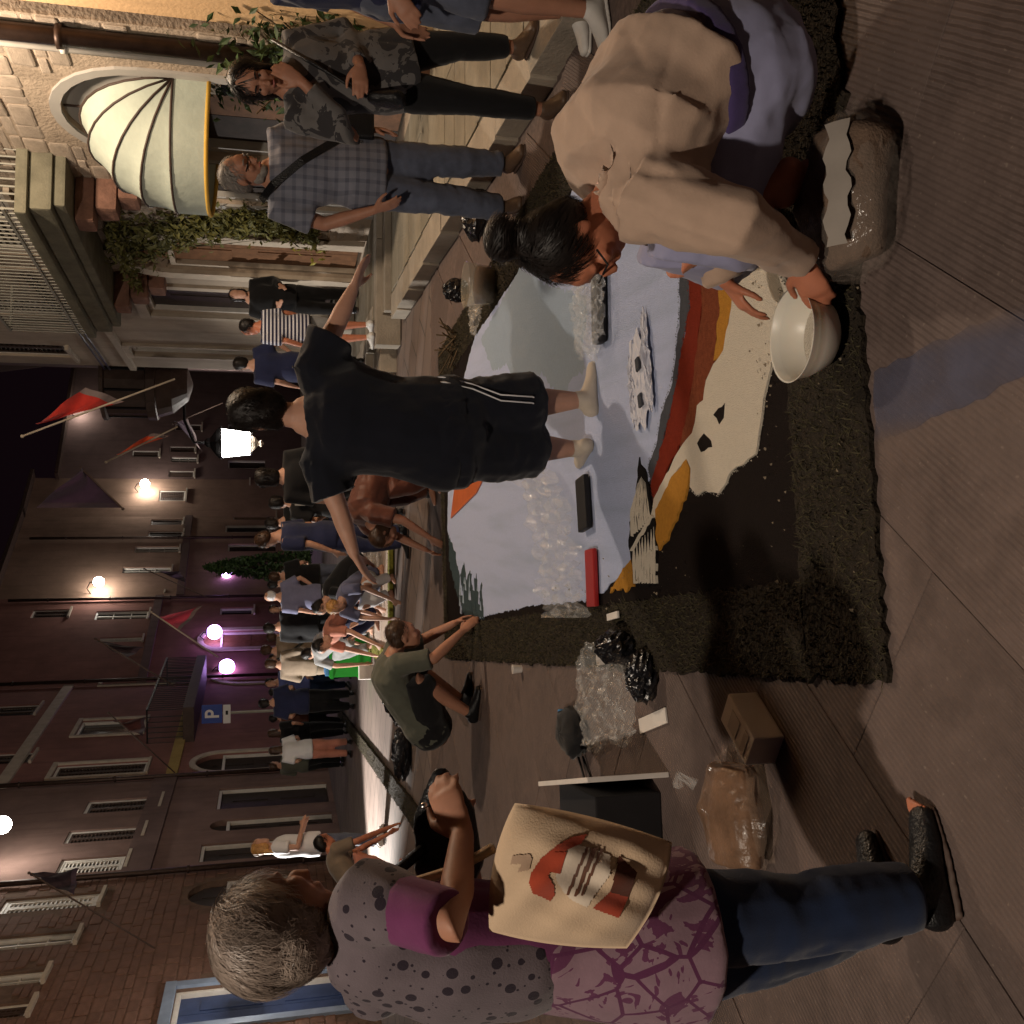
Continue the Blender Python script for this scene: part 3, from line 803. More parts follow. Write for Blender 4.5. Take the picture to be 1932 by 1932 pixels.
for (a, c, mm) in ((u0 + .09, u0 + r * .75, M_glass), (u0 + r * .75 + .01, u0 + r * 1.25, M_wood), (u0 + r * 1.25 + .01, u1 - .09, M_wdark)):
    mb = MB(); F.box(mb, a, c, z0 + .03, z1 - r - .1, -.26, -.2); put('leaf', mb.me('leaf', .006), mm, dob)
mb = MB(); F.box(mb, u0 + .14, u0 + r * .7, 1.95, 2.35, -.19, -.175); nt_ = put('notice', mb.me('notice'), mat('paper notice', (.6, .52, .42), var=.25, vscale=18), dob)
surround(F, R1, h_aw, .10, M_greyd, .03)
# second doorway with fanlight
window(F, R1, h_d2, 'door', M_trim); surround(F, R1, h_d2, .2, M_trim, .06)
u0, u1, z0, z1 = h_d2[:4]; r = (u1 - u0) / 2; mb = MB()
for k in range(1, 6):
    an = PI * k / 6; mb.bar(F.pt(u0 + r, z1 - r, -.1), F.pt(u0 + r - r * math.cos(an), z1 - r + r * math.sin(an), -.1), .03)
put('fanlight_bars', mb.me('fanlight_bars'), M_iron, R1)
# balcony with moulded slab, corbels, railing
u0, u1 = sorted((F.hit(90, 287)[0], F.hit(135, 545)[0])); zb = F.hit(112, 400)[1]
mb = MB(); F.box(mb, u0, u1, zb - .22, zb, -.02, .62)
bal = put('balcony', mb.me('balcony', .03), M_bal, R1)
mb = MB(); F.box(mb, u0 - .06, u1 + .06, zb + .002, zb + .12, -.02, .70); put('slab_moulding', mb.me('slab_moulding', .03), M_bal, bal)
mb = MB(); F.box(mb, u0 + .05, u1 - .05, zb - .34, zb - .222, -.02, .55); put('slab_moulding', mb.me('slab_moulding', .03), M_bal, bal)
for t in (.16, .84):
    for (k, (dz0, dz1, pr)) in enumerate(((.34, .55, .5), (.55, .78, .36), (.78, 1.0, .22))):
        u = u0 + (u1 - u0) * t; mb = MB(); F.box(mb, u - .17, u + .17, zb - dz1 + .004, zb - dz0 - .002, -.02, pr); put('corbel', mb.me('corbel', .05), M_corb, bal)
mb = MB(); zr = zb + .12
for o_, a, c in ((.64, u0, u1),):
    n = int((c - a) / .11)
    for k in range(n + 1):
        u = a + (c - a) * k / n; mb.tube([F.pt(u, zr, o_), F.pt(u, zr + 1, o_)], .011, 6)
    mb.bar(F.pt(a, zr + 1, o_), F.pt(c, zr + 1, o_), .05, .03); mb.bar(F.pt(a, zr + .12, o_), F.pt(c, zr + .12, o_), .03)
for u in (u0, u1):
    for k in range(8): mb.tube([F.pt(u, zr, .64 * k / 8), F.pt(u, zr + 1, .64 * k / 8)], .011, 6)
    mb.bar(F.pt(u, zr + 1, 0), F.pt(u, zr + 1, .64), .05, .03)
put('railing', mb.me('railing'), M_rail, bal)
window(F, R1, h_bal, 'louvre'); window(F, R1, h_side, 'doorD', M_greyd); surround(F, R1, h_side, .1, M_greyd, .03)
downpipe(F, R1, .12, .15, 10, .075); downpipe(F, R1, .30, .15, 10, .03, M_wht)
F = FR2
h3 = dn(F.rect(276, 615, 547, 597), .55); hup = F.rect(-40, 150, 566, 598)
h4 = dn(F.rect(250, 520, 655, 672), .5); hu2 = F.rect(-20, 130, 650, 672)
hs = [h3, hup, h4, hu2]
R2 = house('beige_house', F, 'beige plastered house with open dark doorway beyond the climbing plant', M_beige, hs, ['doorD', 'louvre', 'doorD', 'shut'])
surround(F, R2, h3, .16); surround(F, R2, h4, .12)
z = F.hit(225, 640)[1]; band(F, R2, z, .12, M_trim)
mb = MB(); F.box(mb, h3[0] - .25, h3[1] + .25, .28, .42, 0, .5); put('door_step', mb.me('door_step', .01), M_kerb, R2)
mb = MB(); F.box(mb, h3[0] - .12, h3[1] + .12, .424, .55, -.2, .25); put('door_step', mb.me('door_step', .01), M_kerb, R2)
mb = MB()                         # cable bundle along the front
for dz in (0, .09): mb.tube([F.pt(0, z + .6 + dz, .07), F.pt(F.L * .5, z + .45 + dz, .07), F.pt(F.L, z + .5 + dz, .07)], .02, 6)
put('cable', mb.me('cable'), M_iron, R2, smooth=True)
F = FR3
hs = [F.rect(180, 250, 700, 716), F.rect(300, 360, 700, 712), F.rect(380, 470, 728, 745), F.rect(200, 260, 745, 756)]
hs = [h for h in hs if 0.1 < h[0] and h[1] < F.L - .1]
R3 = house('dark_house', F, 'unlit house behind the round bay on the right side of the street', M_dark, hs, ['shut', 'shut', 'doorD', 'shut'][:len(hs)])
R4 = house('back_house', FR4, 'unlit house front round the bend on the right', M_dark, [], [])
# rounded bay under the red pennant
c = at(300, 760, 22.5); bay = thing('bay_window', (c.x + .4, c.y, c.z), 'dark rounded bay hanging from the house below the red pennant', 'bay')
mb = MB(); mb.lathe((c.x + .4, c.y, c.z - .6), [(.02, -.1), (.35, 0), (.62, .3), (.72, .6), (.78, .62), (.78, .8), (.7, .82), (.7, 1.6), (.8, 1.62), (.8, 1.7), (.02, 1.75)], 20)
put('bay_shell', mb.me('bay_shell'), M_shut, bay, smooth=False)
mb = MB()
for k in range(10):
    an = 2 * PI * k / 10; mb.tube([(c.x + .4 + .705 * math.cos(an), c.y + .705 * math.sin(an), c.z + .22), (c.x + .4 + .705 * math.cos(an), c.y + .705 * math.sin(an), c.z + 1.02)], .03, 6)
put('mullion', mb.me('mullion'), M_iron, bay)
mb = MB(); mb.box((c.x + .95, c.y, c.z + .3), (.9, .5, .25)); put('bracket', mb.me('bracket'), M_iron, bay)

# ------------------------------------------------------------------ awning over the shop door
F = FR1; u0, u1, z0, z1 = h_aw[:4]
aw = thing('awning', tuple(F.pt(um, 2.9, .3)), 'cream canvas dome awning over the arched shop door', 'awning')
# quarter dome: ribs turn about a hinge line at spring height
zh = F.hit(345, 250)[1]
a0, a1 = u0 - .02, u1 + .04; ac = (a0 + a1) / 2; ar = (a1 - a0) / 2
hoop = ar * 1.0
NB, NA = 18, 17
angs = [math.radians(a) for a in np.linspace(84, 3, NB)]
def dome(k, j):
    el = angs[k]; t = PI * j / (NA - 1)
    x = -ar * math.cos(t); rr = hoop * math.sin(t) ** .8
    return F.pt(ac + x, zh + rr * math.sin(el) * 1.12, rr * math.cos(el) * 1.05 + .02)
seg = [0, 4, 9, 13, NB - 1]
for si in range(4):
    mb = MB(); rows = list(range(seg[si], seg[si + 1] + 1)); v = []; f = []
    for ri, k in enumerate(rows):
        for j in range(NA):
            p = dome(k, j); bulge = math.sin(PI * ri / (len(rows) - 1)) * -.03 * math.sin(PI * j / (NA - 1))
            v.append(p + F.n * bulge + Vector((0, 0, bulge)))
    for ri in range(len(rows) - 1):
        for j in range(NA - 1): f.append((ri * NA + j, ri * NA + j + 1, (ri + 1) * NA + j + 1, (ri + 1) * NA + j))
    put('canvas_panel', mesh('canvas', v, f), M_awn, aw, smooth=True)
for k in seg:
    mb = MB(); mb.tube([dome(k, j) + Vector((0, 0, .004)) for j in range(NA)], .012, 6); put('hoop', mb.me('hoop'), M_shut, aw, smooth=True)
v = []; f = []
for j in range(NA):
    p = dome(NB - 1, j); v += [p, p - Vector((0, 0, .30))]
for j in range(NA - 1): f.append((2 * j, 2 * j + 1, 2 * j + 3, 2 * j + 2))
put('valance', mesh('valance', v, f), M_awn, aw, smooth=True)
mb = MB(); mb.tube([dome(NB - 1, j) - Vector((0, 0, .31)) for j in range(NA)], .02, 6); put('valance_edge', mb.me('valance_edge'), M_yel, aw, smooth=True)
# ================================================================== people
TMP = bpy.data.scenes.new('workbench')
def V3(*a): return Vector(a)
class Vol:
    """overlapping closed solids that are fused into one skin"""
    def __init__(s): s.v = []; s.f = []
    def loft(s, st, side=(1, 0, 0), n=14, cap=1.0):
        side = Vector(side); P_ = [Vector(a[0]) for a in st]; W_ = [a[1] for a in st]; D_ = [a[2] if len(a) > 2 else a[1] for a in st]
        T = []
        for i in range(len(P_)):
            t = P_[min(i + 1, len(P_) - 1)] - P_[max(i - 1, 0)]; T.append(t.normalized() if t.length > 1e-6 else Vector((0, 0, 1)))
        rows = []
        r = min(W_[0], D_[0])
        for k, sc in (((.95, .3), (.6, .8)) if cap >= 1 else ((cap, .80), (cap * .5, .97))): rows.append((P_[0] - T[0] * r * k, W_[0] * sc, D_[0] * sc, T[0]))
        for i in range(len(P_)): rows.append((P_[i], W_[i], D_[i], T[i]))
        r = min(W_[-1], D_[-1])
        for k, sc in (((.6, .8), (.95, .3)) if cap >= 1 else ((cap * .5, .97), (cap, .80))): rows.append((P_[-1] + T[-1] * r * k, W_[-1] * sc, D_[-1] * sc, T[-1]))
        k0 = len(s.v)
        for p, w, d, t in rows:
            a = side - t * side.dot(t)
            a = a.normalized() if a.length > 1e-3 else t.orthogonal().normalized()
            b = t.cross(a)
            for k in range(n):
                an = 2 * PI * k / n; s.v.append(p + a * math.cos(an) * w + b * math.sin(an) * d)
        m = len(rows)
        for i in range(m - 1):
            for k in range(n):
                s.f.append((k0 + i * n + k, k0 + i * n + (k + 1) % n, k0 + (i + 1) * n + (k + 1) % n, k0 + (i + 1) * n + k))
        s.f.append(tuple(k0 + k for k in range(n))[::-1]); s.f.append(tuple(k0 + (m - 1) * n + k for k in range(n)))
        return s
    def chain(s, pts, rad, side=(.3, .9, .1), n=12, cap=1.0): return s.loft([(p, r) for p, r in zip(pts, rad)], side, n, cap)
    def ell(s, c, r, ax=None, n=14, m=10):
        c = Vector(c); k0 = len(s.v); ax = ax or (V3(1, 0, 0), V3(0, 1, 0), V3(0, 0, 1))
        for i in range(1, m):
            th = PI * i / m
            for k in range(n):
                ph = 2 * PI * k / n
                s.v.append(c + ax[0] * (r[0] * math.sin(th) * math.cos(ph)) + ax[1] * (r[1] * math.sin(th) * math.sin(ph)) + ax[2] * (r[2] * math.cos(th)))
        for i in range(m - 2):
            for k in range(n): s.f.append((k0 + i * n + k, k0 + (i + 1) * n + k, k0 + (i + 1) * n + (k + 1) % n, k0 + i * n + (k + 1) % n))
        s.f.append(tuple(k0 + k for k in range(n))); s.f.append(tuple(k0 + (m - 2) * n + k for k in range(n))[::-1])
        return s
    def fuse(s, voxel, it=4, fac=.5):
        me = mesh('raw', s.v, s.f)
        bm = bmesh.new(); bm.from_mesh(me); bmesh.ops.recalc_face_normals(bm, faces=bm.faces[:]); bm.to_mesh(me); bm.free()
        o = bpy.data.objects.new('raw', me); TMP.collection.objects.link(o)
        r = o.modifiers.new('r', 'REMESH'); r.mode = 'VOXEL'; r.voxel_size = voxel
        q = o.modifiers.new('s', 'SMOOTH'); q.factor = fac; q.iterations = it
        vl = TMP.view_layers[0]; vl.update()
        out = bpy.data.meshes.new_from_object(o.evaluated_get(vl.depsgraph))
        bpy.data.objects.remove(o); bpy.data.meshes.remove(me)
        return out
def verts(me):
    a = np.empty(len(me.vertices) * 3); me.vertices.foreach_get('co', a); return a.reshape(-1, 3)
def norms(me):
    a = np.empty(len(me.vertices) * 3); me.vertex_normals.foreach_get('vector', a); return a.reshape(-1, 3)
def setv(me, a): me.vertices.foreach_set('co', np.ascontiguousarray(a).reshape(-1)); me.update()
def wrinkle(me, amp=.006, scale=14, seed=0, stretch=(1, 1, .6)):
    """soft cloth folds pushed along the normals"""
    g = np.random.default_rng(seed); p = verts(me) * np.array(stretch); h = np.zeros(len(p))
    for k in range(7):
        d = g.normal(size=3); d /= np.linalg.norm(d); f = scale * g.uniform(.6, 2.2); w = g.normal(size=3) * scale * .35
        warp = np.sin(p @ w + g.uniform(0, 6)) * 1.4
        h += (1 - np.abs(np.sin(p @ d * f * .5 + warp + g.uniform(0, 6)))) ** 2 * g.uniform(.4, 1) - .3
    h *= amp / 2.2
    setv(me, verts(me) + norms(me) * h[:, None]); return me

def crease(me, amp=.010, scale=12, seed=0, stretch=(1, 1, 1), n=6):
    """narrow pinched folds: sharp lines that fade in and out"""
    g = np.random.default_rng(seed + 77); p = verts(me) * np.array(stretch); h = np.zeros(len(p))
    for k in range(n):
        d = g.normal(size=3); d /= np.linalg.norm(d); q = g.normal(size=3) * scale * .5; r = g.normal(size=3) * scale * .8
        line = (1 - np.abs(np.sin(p @ d * scale * g.uniform(.5, 1.1) + 1.1 * np.sin(p @ q + g.uniform(0, 6))))) ** 4
        mask = np.clip(np.sin(p @ r + g.uniform(0, 6)) - .15, 0, 1)
        h -= line * mask
    setv(me, verts(me) + norms(me) * (h * amp)[:, None]); return me
SKIN = mat('skin', (0.42, 0.235, 0.165), rough=.55, var=.1, vscale=14, sss=.15, spec=.35)
SKIN_D = mat('tanned skin', (0.34, 0.165, 0.105), rough=.55, var=.1, vscale=14, sss=.12)
SKIN_O = mat('reddish skin', (0.40, 0.15, 0.085), rough=.5, var=.1, vscale=14, sss=.15)
def cloth(name, col, var=.12, bump=.25, bscale=160, rough=.9, vscale=9): return mat(name, col, rough=rough, var=var, vscale=vscale, bump=bump, bscale=bscale, bdist=.0025, sheen=.15, spec=.2)
H_black = mat('black hair', (0.010, 0.007, 0.006), rough=.5, var=.3, vscale=40, spec=.35)
H_brown = mat('brown hair', (0.05, 0.025, 0.014), rough=.45, var=.35, vscale=40)
H_grey = mat('grey hair', (0.27, 0.215, 0.18), rough=.42, var=.3, vscale=11)
H_white = mat('white grey hair', (0.20, 0.18, 0.16), rough=.6, var=.3, vscale=40)
H_blond = mat('blond hair', (0.42, 0.22, 0.07), rough=.5, var=.3, vscale=40)
M_eye = mat('eye white', (.22, .18, .16), rough=.2, var=0); M_iris = mat('dark iris', (.012, .008, .006), rough=.15, var=0)
M_lip = mat('lips', (.30, .10, .085), rough=.5, var=.05)

REF = dict(pelvis=(0, 0, .94), waist=(0, 0, 1.09), chest=(0, .0, 1.28), neck=(0, -.01, 1.45), head=(0, .025, 1.585),
           shL=(-.175, -.01, 1.405), elL=(-.225, -.03, 1.12), wrL=(-.235, .06, .88), shR=(.175, -.01, 1.405), elR=(.225, -.03, 1.12), wrR=(.235, .06, .88),
           hpL=(-.09, 0, .90), knL=(-.10, .025, .49), anL=(-.105, -.02, .085), hpR=(.09, 0, .90), knR=(.10, .025, .49), anR=(.105, -.02, .085))
def pose(base, rz, H, **ov):
    """joint places in street coordinates for a standing figure facing (-sin rz, cos rz); ov moves single joints (own space, 1.70 m figure)"""
    k = H / 1.70; R = Matrix.Rotation(rz, 3, 'Z'); J = {}
    for n, p in REF.items():
        q = Vector(ov.get(n, p)); J[n] = Vector(base) + R @ (q * k)
    J['fwd'] = R @ Vector(ov.get('fwd', (0, 1, 0))).normalized(); J['up'] = R @ Vector(ov.get('up', (0, 0, 1))).normalized()
    for s in 'LR':
        J['toe' + s] = R @ Vector(ov.get('toe' + s, ((-.12 if s == 'L' else .12), 1, 0))).normalized()
        J['fin' + s] = R @ Vector(ov['fin' + s]).normalized() if 'fin' + s in ov else None
        J['pal' + s] = R @ Vector(ov['pal' + s]).normalized() if 'pal' + s in ov else None
    J['k'] = k; return J
def lerp(a, b, t): return a + (b - a) * t
def head_axes(J):
    f = J['fwd']; u = J['up']; u = (u - f * u.dot(f)).normalized(); return f.cross(u).normalized(), f, u
def add_head(v, J, fine=True):
    r, f, u = head_axes(J); c = J['head']; k = J['k']; ax = (r, f, u)
    def at_(x, y, z): return c + (r * x + f * y + u * z) * k
    def E(x, y, z, a, b, d): v.ell(at_(x, y, z), (a * k, b * k, d * k), ax)
    E(0, -.012, .028, .076, .094, .088); E(0, .028, -.04, .060, .066, .075); E(0, .052, -.088, .034, .036, .030)
    E(0, .06, .03, .058, .034, .045)
    if fine:
        E(0, .098, -.022, .013, .020, .026); E(0, .108, -.036, .016, .013, .012); E(0, .088, -.066, .024, .014, .011)
        for s in (-1, 1): E(s * .036, .074, -.022, .026, .020, .024); E(s * .034, .083, .022, .024, .011, .009); E(s * .077, -.008, -.008, .010, .020, .032)
    v.loft([(lerp(J['neck'], J['chest'], .1), .062 * k, .058 * k), (lerp(J['neck'], c, .45) - f * .012 * k, .054 * k, .056 * k), (c - u * .03 * k - f * .01 * k, .05 * k, .055 * k)], r)
def add_hand(v, J, s, curl=.5, fine=True, spread=.1):
    w = J['wr' + s]; e = J['el' + s]; k = J['k']
    d = J['fin' + s] or (w - e).normalized(); pn = J['pal' + s]
    if pn is None:
        inw = (J['pelvis'] - w); inw = inw - d * inw.dot(d); pn = inw.normalized() if inw.length > 1e-4 else d.orthogonal()
    pn = (pn - d * pn.dot(d)).normalized(); sd = d.cross(pn)          # across the palm
    if s == 'L': sd = -sd                                            # thumb side
    L = .092 * k
    v.loft([(w - d * .01, .026 * k, .020 * k), (w + d * .035 * k, .036 * k, .017 * k), (w + d * L, .042 * k, .014 * k)], sd, 12)
    if not fine:
        v.loft([(w + d * L, .038 * k, .013 * k), (w + d * (L + .05 * k) + pn * .02 * curl, .034 * k, .012 * k), (w + d * (L + .075 * k) + pn * .05 * curl, .026 * k, .011 * k)], sd, 10)
        v.chain([w + d * .03 * k + sd * .03 * k, w + d * .07 * k + sd * .055 * k, w + d * .095 * k + sd * .058 * k], [.014 * k, .012 * k, .010 * k]); return
    for i, (off, ln) in enumerate(((.033, .070), (.011, .080), (-.011, .074), (-.032, .058))):
        p = w + d * (L - .006 * abs(i - 1.3)) + sd * off * k; dr = (d + sd * (off * 3 * spread)).normalized(); pts = [p - dr * .012]
        for seg, fr in enumerate((.45, .32, .26)):
            a = curl * (.35 + .35 * seg); dd = (dr * math.cos(a) + pn * math.sin(a)).normalized(); p = p + dd * ln * fr * k; pts.append(p)
        v.chain(pts, [.0098 * k, .0092 * k, .0086 * k, .0075 * k], sd, 8)
    p = w + d * .022 * k + sd * .026 * k; dr = (d * .72 + sd * .66 + pn * .28).normalized(); p2 = p + dr * .045 * k; p3 = p2 + (d * .85 + sd * .25 + pn * (.3 + .3 * curl)).normalized() * .032 * k
    v.chain([p, p2, p3, p3 + (d * .9 + pn * .35).normalized() * .022 * k], [.015 * k, .0125 * k, .0105 * k, .009 * k], pn, 8)
def torso_st(J, fat=1.0, g=0.0, hem=0.0, belly=0.0):
    k = J['k']; fw = (J['shR'] - J['shL']).cross(J['chest'] - J['pelvis'])
    fw = -fw.normalized() if fw.length > 1e-6 else J['fwd']
    fw = fw if fw.dot(J['fwd']) > -.2 or True else -fw
    pel, wa, ch, ne = J['pelvis'], J['waist'], J['chest'], J['neck']; ax = (wa - pel).normalized()
    sm = (J['shL'] + J['shR']) / 2
    f = fat * k
    st = [(pel - ax * (.05 + hem) * k, .165 * f + g, .125 * f + g), (pel + ax * .03 * k, .168 * f + g, .130 * f + g), (wa, .142 * f + g, (.105 + belly) * f + g), (lerp(wa, ch, .55), .150 * f + g, .112 * f + g),
          (ch, .165 * f + g, .115 * f + g), (lerp(ch, sm, .75), .165 * k * (1 + (fat - 1) * .5) + g, .098 * f + g), (lerp(sm, ne, .55), .095 * k + g, .072 * k + g)]
    lo = -(.05 + hem) * k
    return [st[0]] + [q for q in st[1:] if (q[0] - pel).dot(ax) > lo + .025]
def body(J, voxel, fat=1.0, fine=True, curl=(.5, .5), feet=True, head=True):
    v = Vol(); k = J['k']; side = J['shR'] - J['shL']
    v.loft(torso_st(J, fat), side, 16)
    lf = 1 + (fat - 1) * .8
    for s in 'LR':
        hp, kn, an = J['hp' + s], J['kn' + s], J['an' + s]
        v.chain([hp + (J['pelvis'] - hp) * .3, lerp(hp, kn, .35), lerp(hp, kn, .75), kn, lerp(kn, an, .3), lerp(kn, an, .65), an], [.088 * k * lf, .082 * k * lf, .062 * k * lf, .054 * k * lf, .056 * k * lf, .043 * k * lf, .036 * k])
        if feet:
            t = J['toe' + s]; sd = t.cross(V3(0, 0, 1))
            if sd.length < .1: sd = side
            dn = t.cross(sd).normalized() * -1; dn = dn if dn.z < 0 else -dn
            v.loft([(an - t * .045 * k + dn * .045 * k, .030 * k, .036 * k), (an + t * .04 * k + dn * .042 * k, .036 * k, .036 * k), (an + t * .12 * k + dn * .058 * k, .043 * k, .024 * k), (an + t * .17 * k + dn * .064 * k, .036 * k, .016 * k)], sd, 12)
        sh, el, wr = J['sh' + s], J['el' + s], J['wr' + s]; af = 1 + (fat - 1) * .7
        v.chain([lerp(sh, J['chest'], .15), sh, lerp(sh, el, .5), el, lerp(el, wr, .35), wr], [.055 * k * af, .056 * k * af, .046 * k * af, .038 * k * af, .037 * k * af, .026 * k])
        add_hand(v, J, s, curl[0 if s == 'L' else 1], fine)
    if head: add_head(v, J, fine)
    return v.fuse(voxel, 3 if fine else 2)
def top(J, voxel, fat=1.0, sleeve=.5, g=.014, hem=.02, seed=1, amp=.007, belly=0, slv=1.25, collar=True, it=5):
    v = Vol(); k = J['k']; side = J['shR'] - J['shL']
    st = torso_st(J, fat, g, hem, belly); v.loft(st, side, 18, cap=.12)
    for s in 'LR':
        sh, el, wr = J['sh' + s], J['el' + s], J['wr' + s]; af = 1 + (fat - 1) * .7
        pts = [lerp(sh, J['chest'], .2), sh]; rr = [.066 * k * af + g, .066 * k * af + g * .8]
        a = min(sleeve, .5) * 2
        if a > 0:
            for t in (.5, 1): pts.append(lerp(sh, el, a * t)); rr.append((.066 - .018 * a * t) * k * af * (slv if t == 1 and sleeve <= .5 else 1.08) + g * .6)
        if sleeve > .5:
            b = (sleeve - .5) * 2
            for t in (.4, 1): pts.append(lerp(el, wr, b * t)); rr.append((.048 - .014 * b * t) * k * af + g * .6)
        v.chain(pts, rr, cap=.15)
    me = v.fuse(voxel, it); wrinkle(me, amp, 13, seed)
    return crease(wrinkle(me, amp * .45, 38, seed + 500, (1, 1, .5)), min(amp * .85, .009), 11, seed) if voxel < .016 else me
def legs(J, voxel, fat=1.0, leg=1.0, g=.012, seed=2, amp=.006, flare=1.0, rise=.07, it=5):
    v = Vol(); k = J['k']; side = J['shR'] - J['shL']; pel = J['pelvis']; ax = (J['waist'] - pel).normalized(); f = fat * k
    v.loft([(pel - ax * .06 * k, .158 * f + g, .120 * f + g), (pel, .170 * f + g, .132 * f + g), (pel + ax * rise * k, .158 * f + g, .118 * f + g)], side, 18, cap=.45)
    lf = 1 + (fat - 1) * .8
    for s in 'LR':
        hp, kn, an = J['hp' + s], J['kn' + s], J['an' + s]; pts = [hp + (pel - hp) * .3, lerp(hp, kn, .3)]; rr = [.095 * k * lf + g, .092 * k * lf + g]
        a = min(leg, .5) * 2; pts.append(lerp(hp, kn, a)); rr.append(lerp(.090, .062 * flare, a) * k * lf + g)
        if leg > .5:
            b = (leg - .5) * 2
            pts.append(lerp(kn, an, b * .4)); rr.append(.062 * flare * k * lf + g); pts.append(lerp(kn, an, b)); rr.append(.050 * flare * k * lf + g)
        v.chain(pts, rr, cap=.15)
    me = v.fuse(voxel, it); wrinkle(me, amp, 14, seed, (1, 1, 1.6))
    return crease(wrinkle(me, amp * .45, 40, seed + 500, (1, 1, 1.8)), min(amp * 1.0, .008), 13, seed, (1, 1, 1.4)) if voxel < .016 else me
def shoe(J, s, m, parent, high=.0, sole=None, name='shoe'):
    t = J['toe' + s]; an = J['an' + s]; k = J['k']; sd = t.cross(V3(0, 0, 1)).normalized(); dn = t.cross(sd); dn = dn if dn.z < 0 else -dn
    v = Vol()
    v.loft([(an - t * .05 * k + dn * .035 * k, .036 * k, .046 * k), (an + t * .03 * k + dn * .035 * k, .043 * k, .046 * k), (an + t * .11 * k + dn * .055 * k, .049 * k, .031 * k), (an + t * .18 * k + dn * .063 * k, .042 * k, .022 * k)], sd, 14)
    v.chain([an + dn * .02 * k, an - dn * (.0 + high)], [.044 * k, .043 * k])
    o = put(name, v.fuse(.009, 3), m, parent, smooth=True)
    w = Vol(); w.loft([(an - t * .055 * k + dn * .078 * k, .038 * k, .012), (an + t * .08 * k + dn * .08 * k, .050 * k, .012), (an + t * .19 * k + dn * .08 * k, .040 * k, .012)], sd, 14)
    put('sole', w.fuse(.009, 1), sole or M_shut, o, smooth=True)
    return o
def hair(J, m, parent, style='short', strands=900, seed=3, voxel=.010, length=.09, wave=.0, w=.0022, lump=1.0):
    r, f, u = head_axes(J); c = J['head']; k = J['k']; ax = (r, f, u); v = Vol()
    def p(x, y, z): return c + (r * x + f * y + u * z) * k
    def E(x, y, z, a, b, d): v.ell(p(x, y, z), (a * k, b * k, d * k), ax)
    E(0, -.030, .048, .088, .094, .082); E(0, -.055, .005, .084, .068, .085)
    if style == 'bald': v = Vol(); E(0, -.040, .012, .083, .082, .078)
    if style in ('bob', 'long', 'curly'):
        for s in (-1, 1): E(s * .066, -.015, -.03, .024, .055, .085)
        E(0, -.065, -.05, .078, .05, .08)
    if style == 'long': v.loft([(p(0, -.07, 0), .082 * k, .045 * k), (p(0, -.085, -.12), .085 * k, .035 * k), (p(0, -.09, -.25), .075 * k, .026 * k)], r)
    if style == 'curly': E(0, -.040, .045, .098, .104, .090); E(0, -.058, -.035, .092, .070, .090)
    if style == 'bun': E(0, -.118, .140, .050, .047, .047); E(0, -.095, .105, .04, .04, .04); E(0, -.05, .08, .06, .06, .05)
    if style == 'tail': v.chain([p(0, -.10, .05), p(0, -.15, .03), p(0, -.17, -.06), p(0, -.15, -.17)], [.028 * k, .032 * k, .030 * k, .012 * k])
    me = v.fuse(voxel, 4); wrinkle(me, .007 * (1 + wave) * lump, 34, seed)
    if strands:
        P_ = verts(me); N_ = norms(me); g = random.Random(seed); vs = []; fs = []
        C = np.array(c)
        for _ in range(strands):
            i = g.randrange(len(P_)); q = Vector(P_[i]); n = Vector(N_[i]); rel = q - c
            dirn = (-u * 1.0 - f * .35 + n * .12 + Vector((g.gauss(0, .10) + .35 * math.sin(q.x * 38 + q.z * 21), g.gauss(0, .10) + .35 * math.sin(q.z * 33 + q.y * 27 + 2), g.gauss(0, .08) + .3 * math.sin(q.y * 41 - q.x * 18)))); dirn = (dirn - n * dirn.dot(n) * .9).normalized()
            L = length * g.uniform(.5, 1.2) * k; ww = w * g.uniform(.5, 1.4); ph = g.uniform(0, 6); sdv = n.cross(dirn).normalized(); k0 = len(vs); NS = 5
            for t in range(NS):
                tt = t / (NS - 1); b = q + n * (.003 + .006 * math.sin(PI * tt) * (1 + wave * 2)) + dirn * L * tt - n * (.05 * tt * tt * L * 8 * .12) + sdv * math.sin(ph + tt * 5) * wave * .012; R0 = rel.length; b = c + (b - c).normalized() * (R0 * (1 - .02 * tt) + .004 + .005 * math.sin(PI * tt))
                wd = ww * (1 - tt * .7); vs += [b - sdv * wd, b + sdv * wd]
            for t in range(NS - 1): fs.append((k0 + 2 * t, k0 + 2 * t + 1, k0 + 2 * t + 3, k0 + 2 * t + 2))
        k0 = len(P_); fc = [tuple(pl.vertices) for pl in me.polygons]
        me2 = mesh('hair', [Vector(x) for x in P_] + vs, fc + [tuple(a + k0 for a in q) for q in fs]); bpy.data.meshes.remove(me); me = me2
    return put('hair', me, m, parent, smooth=True)
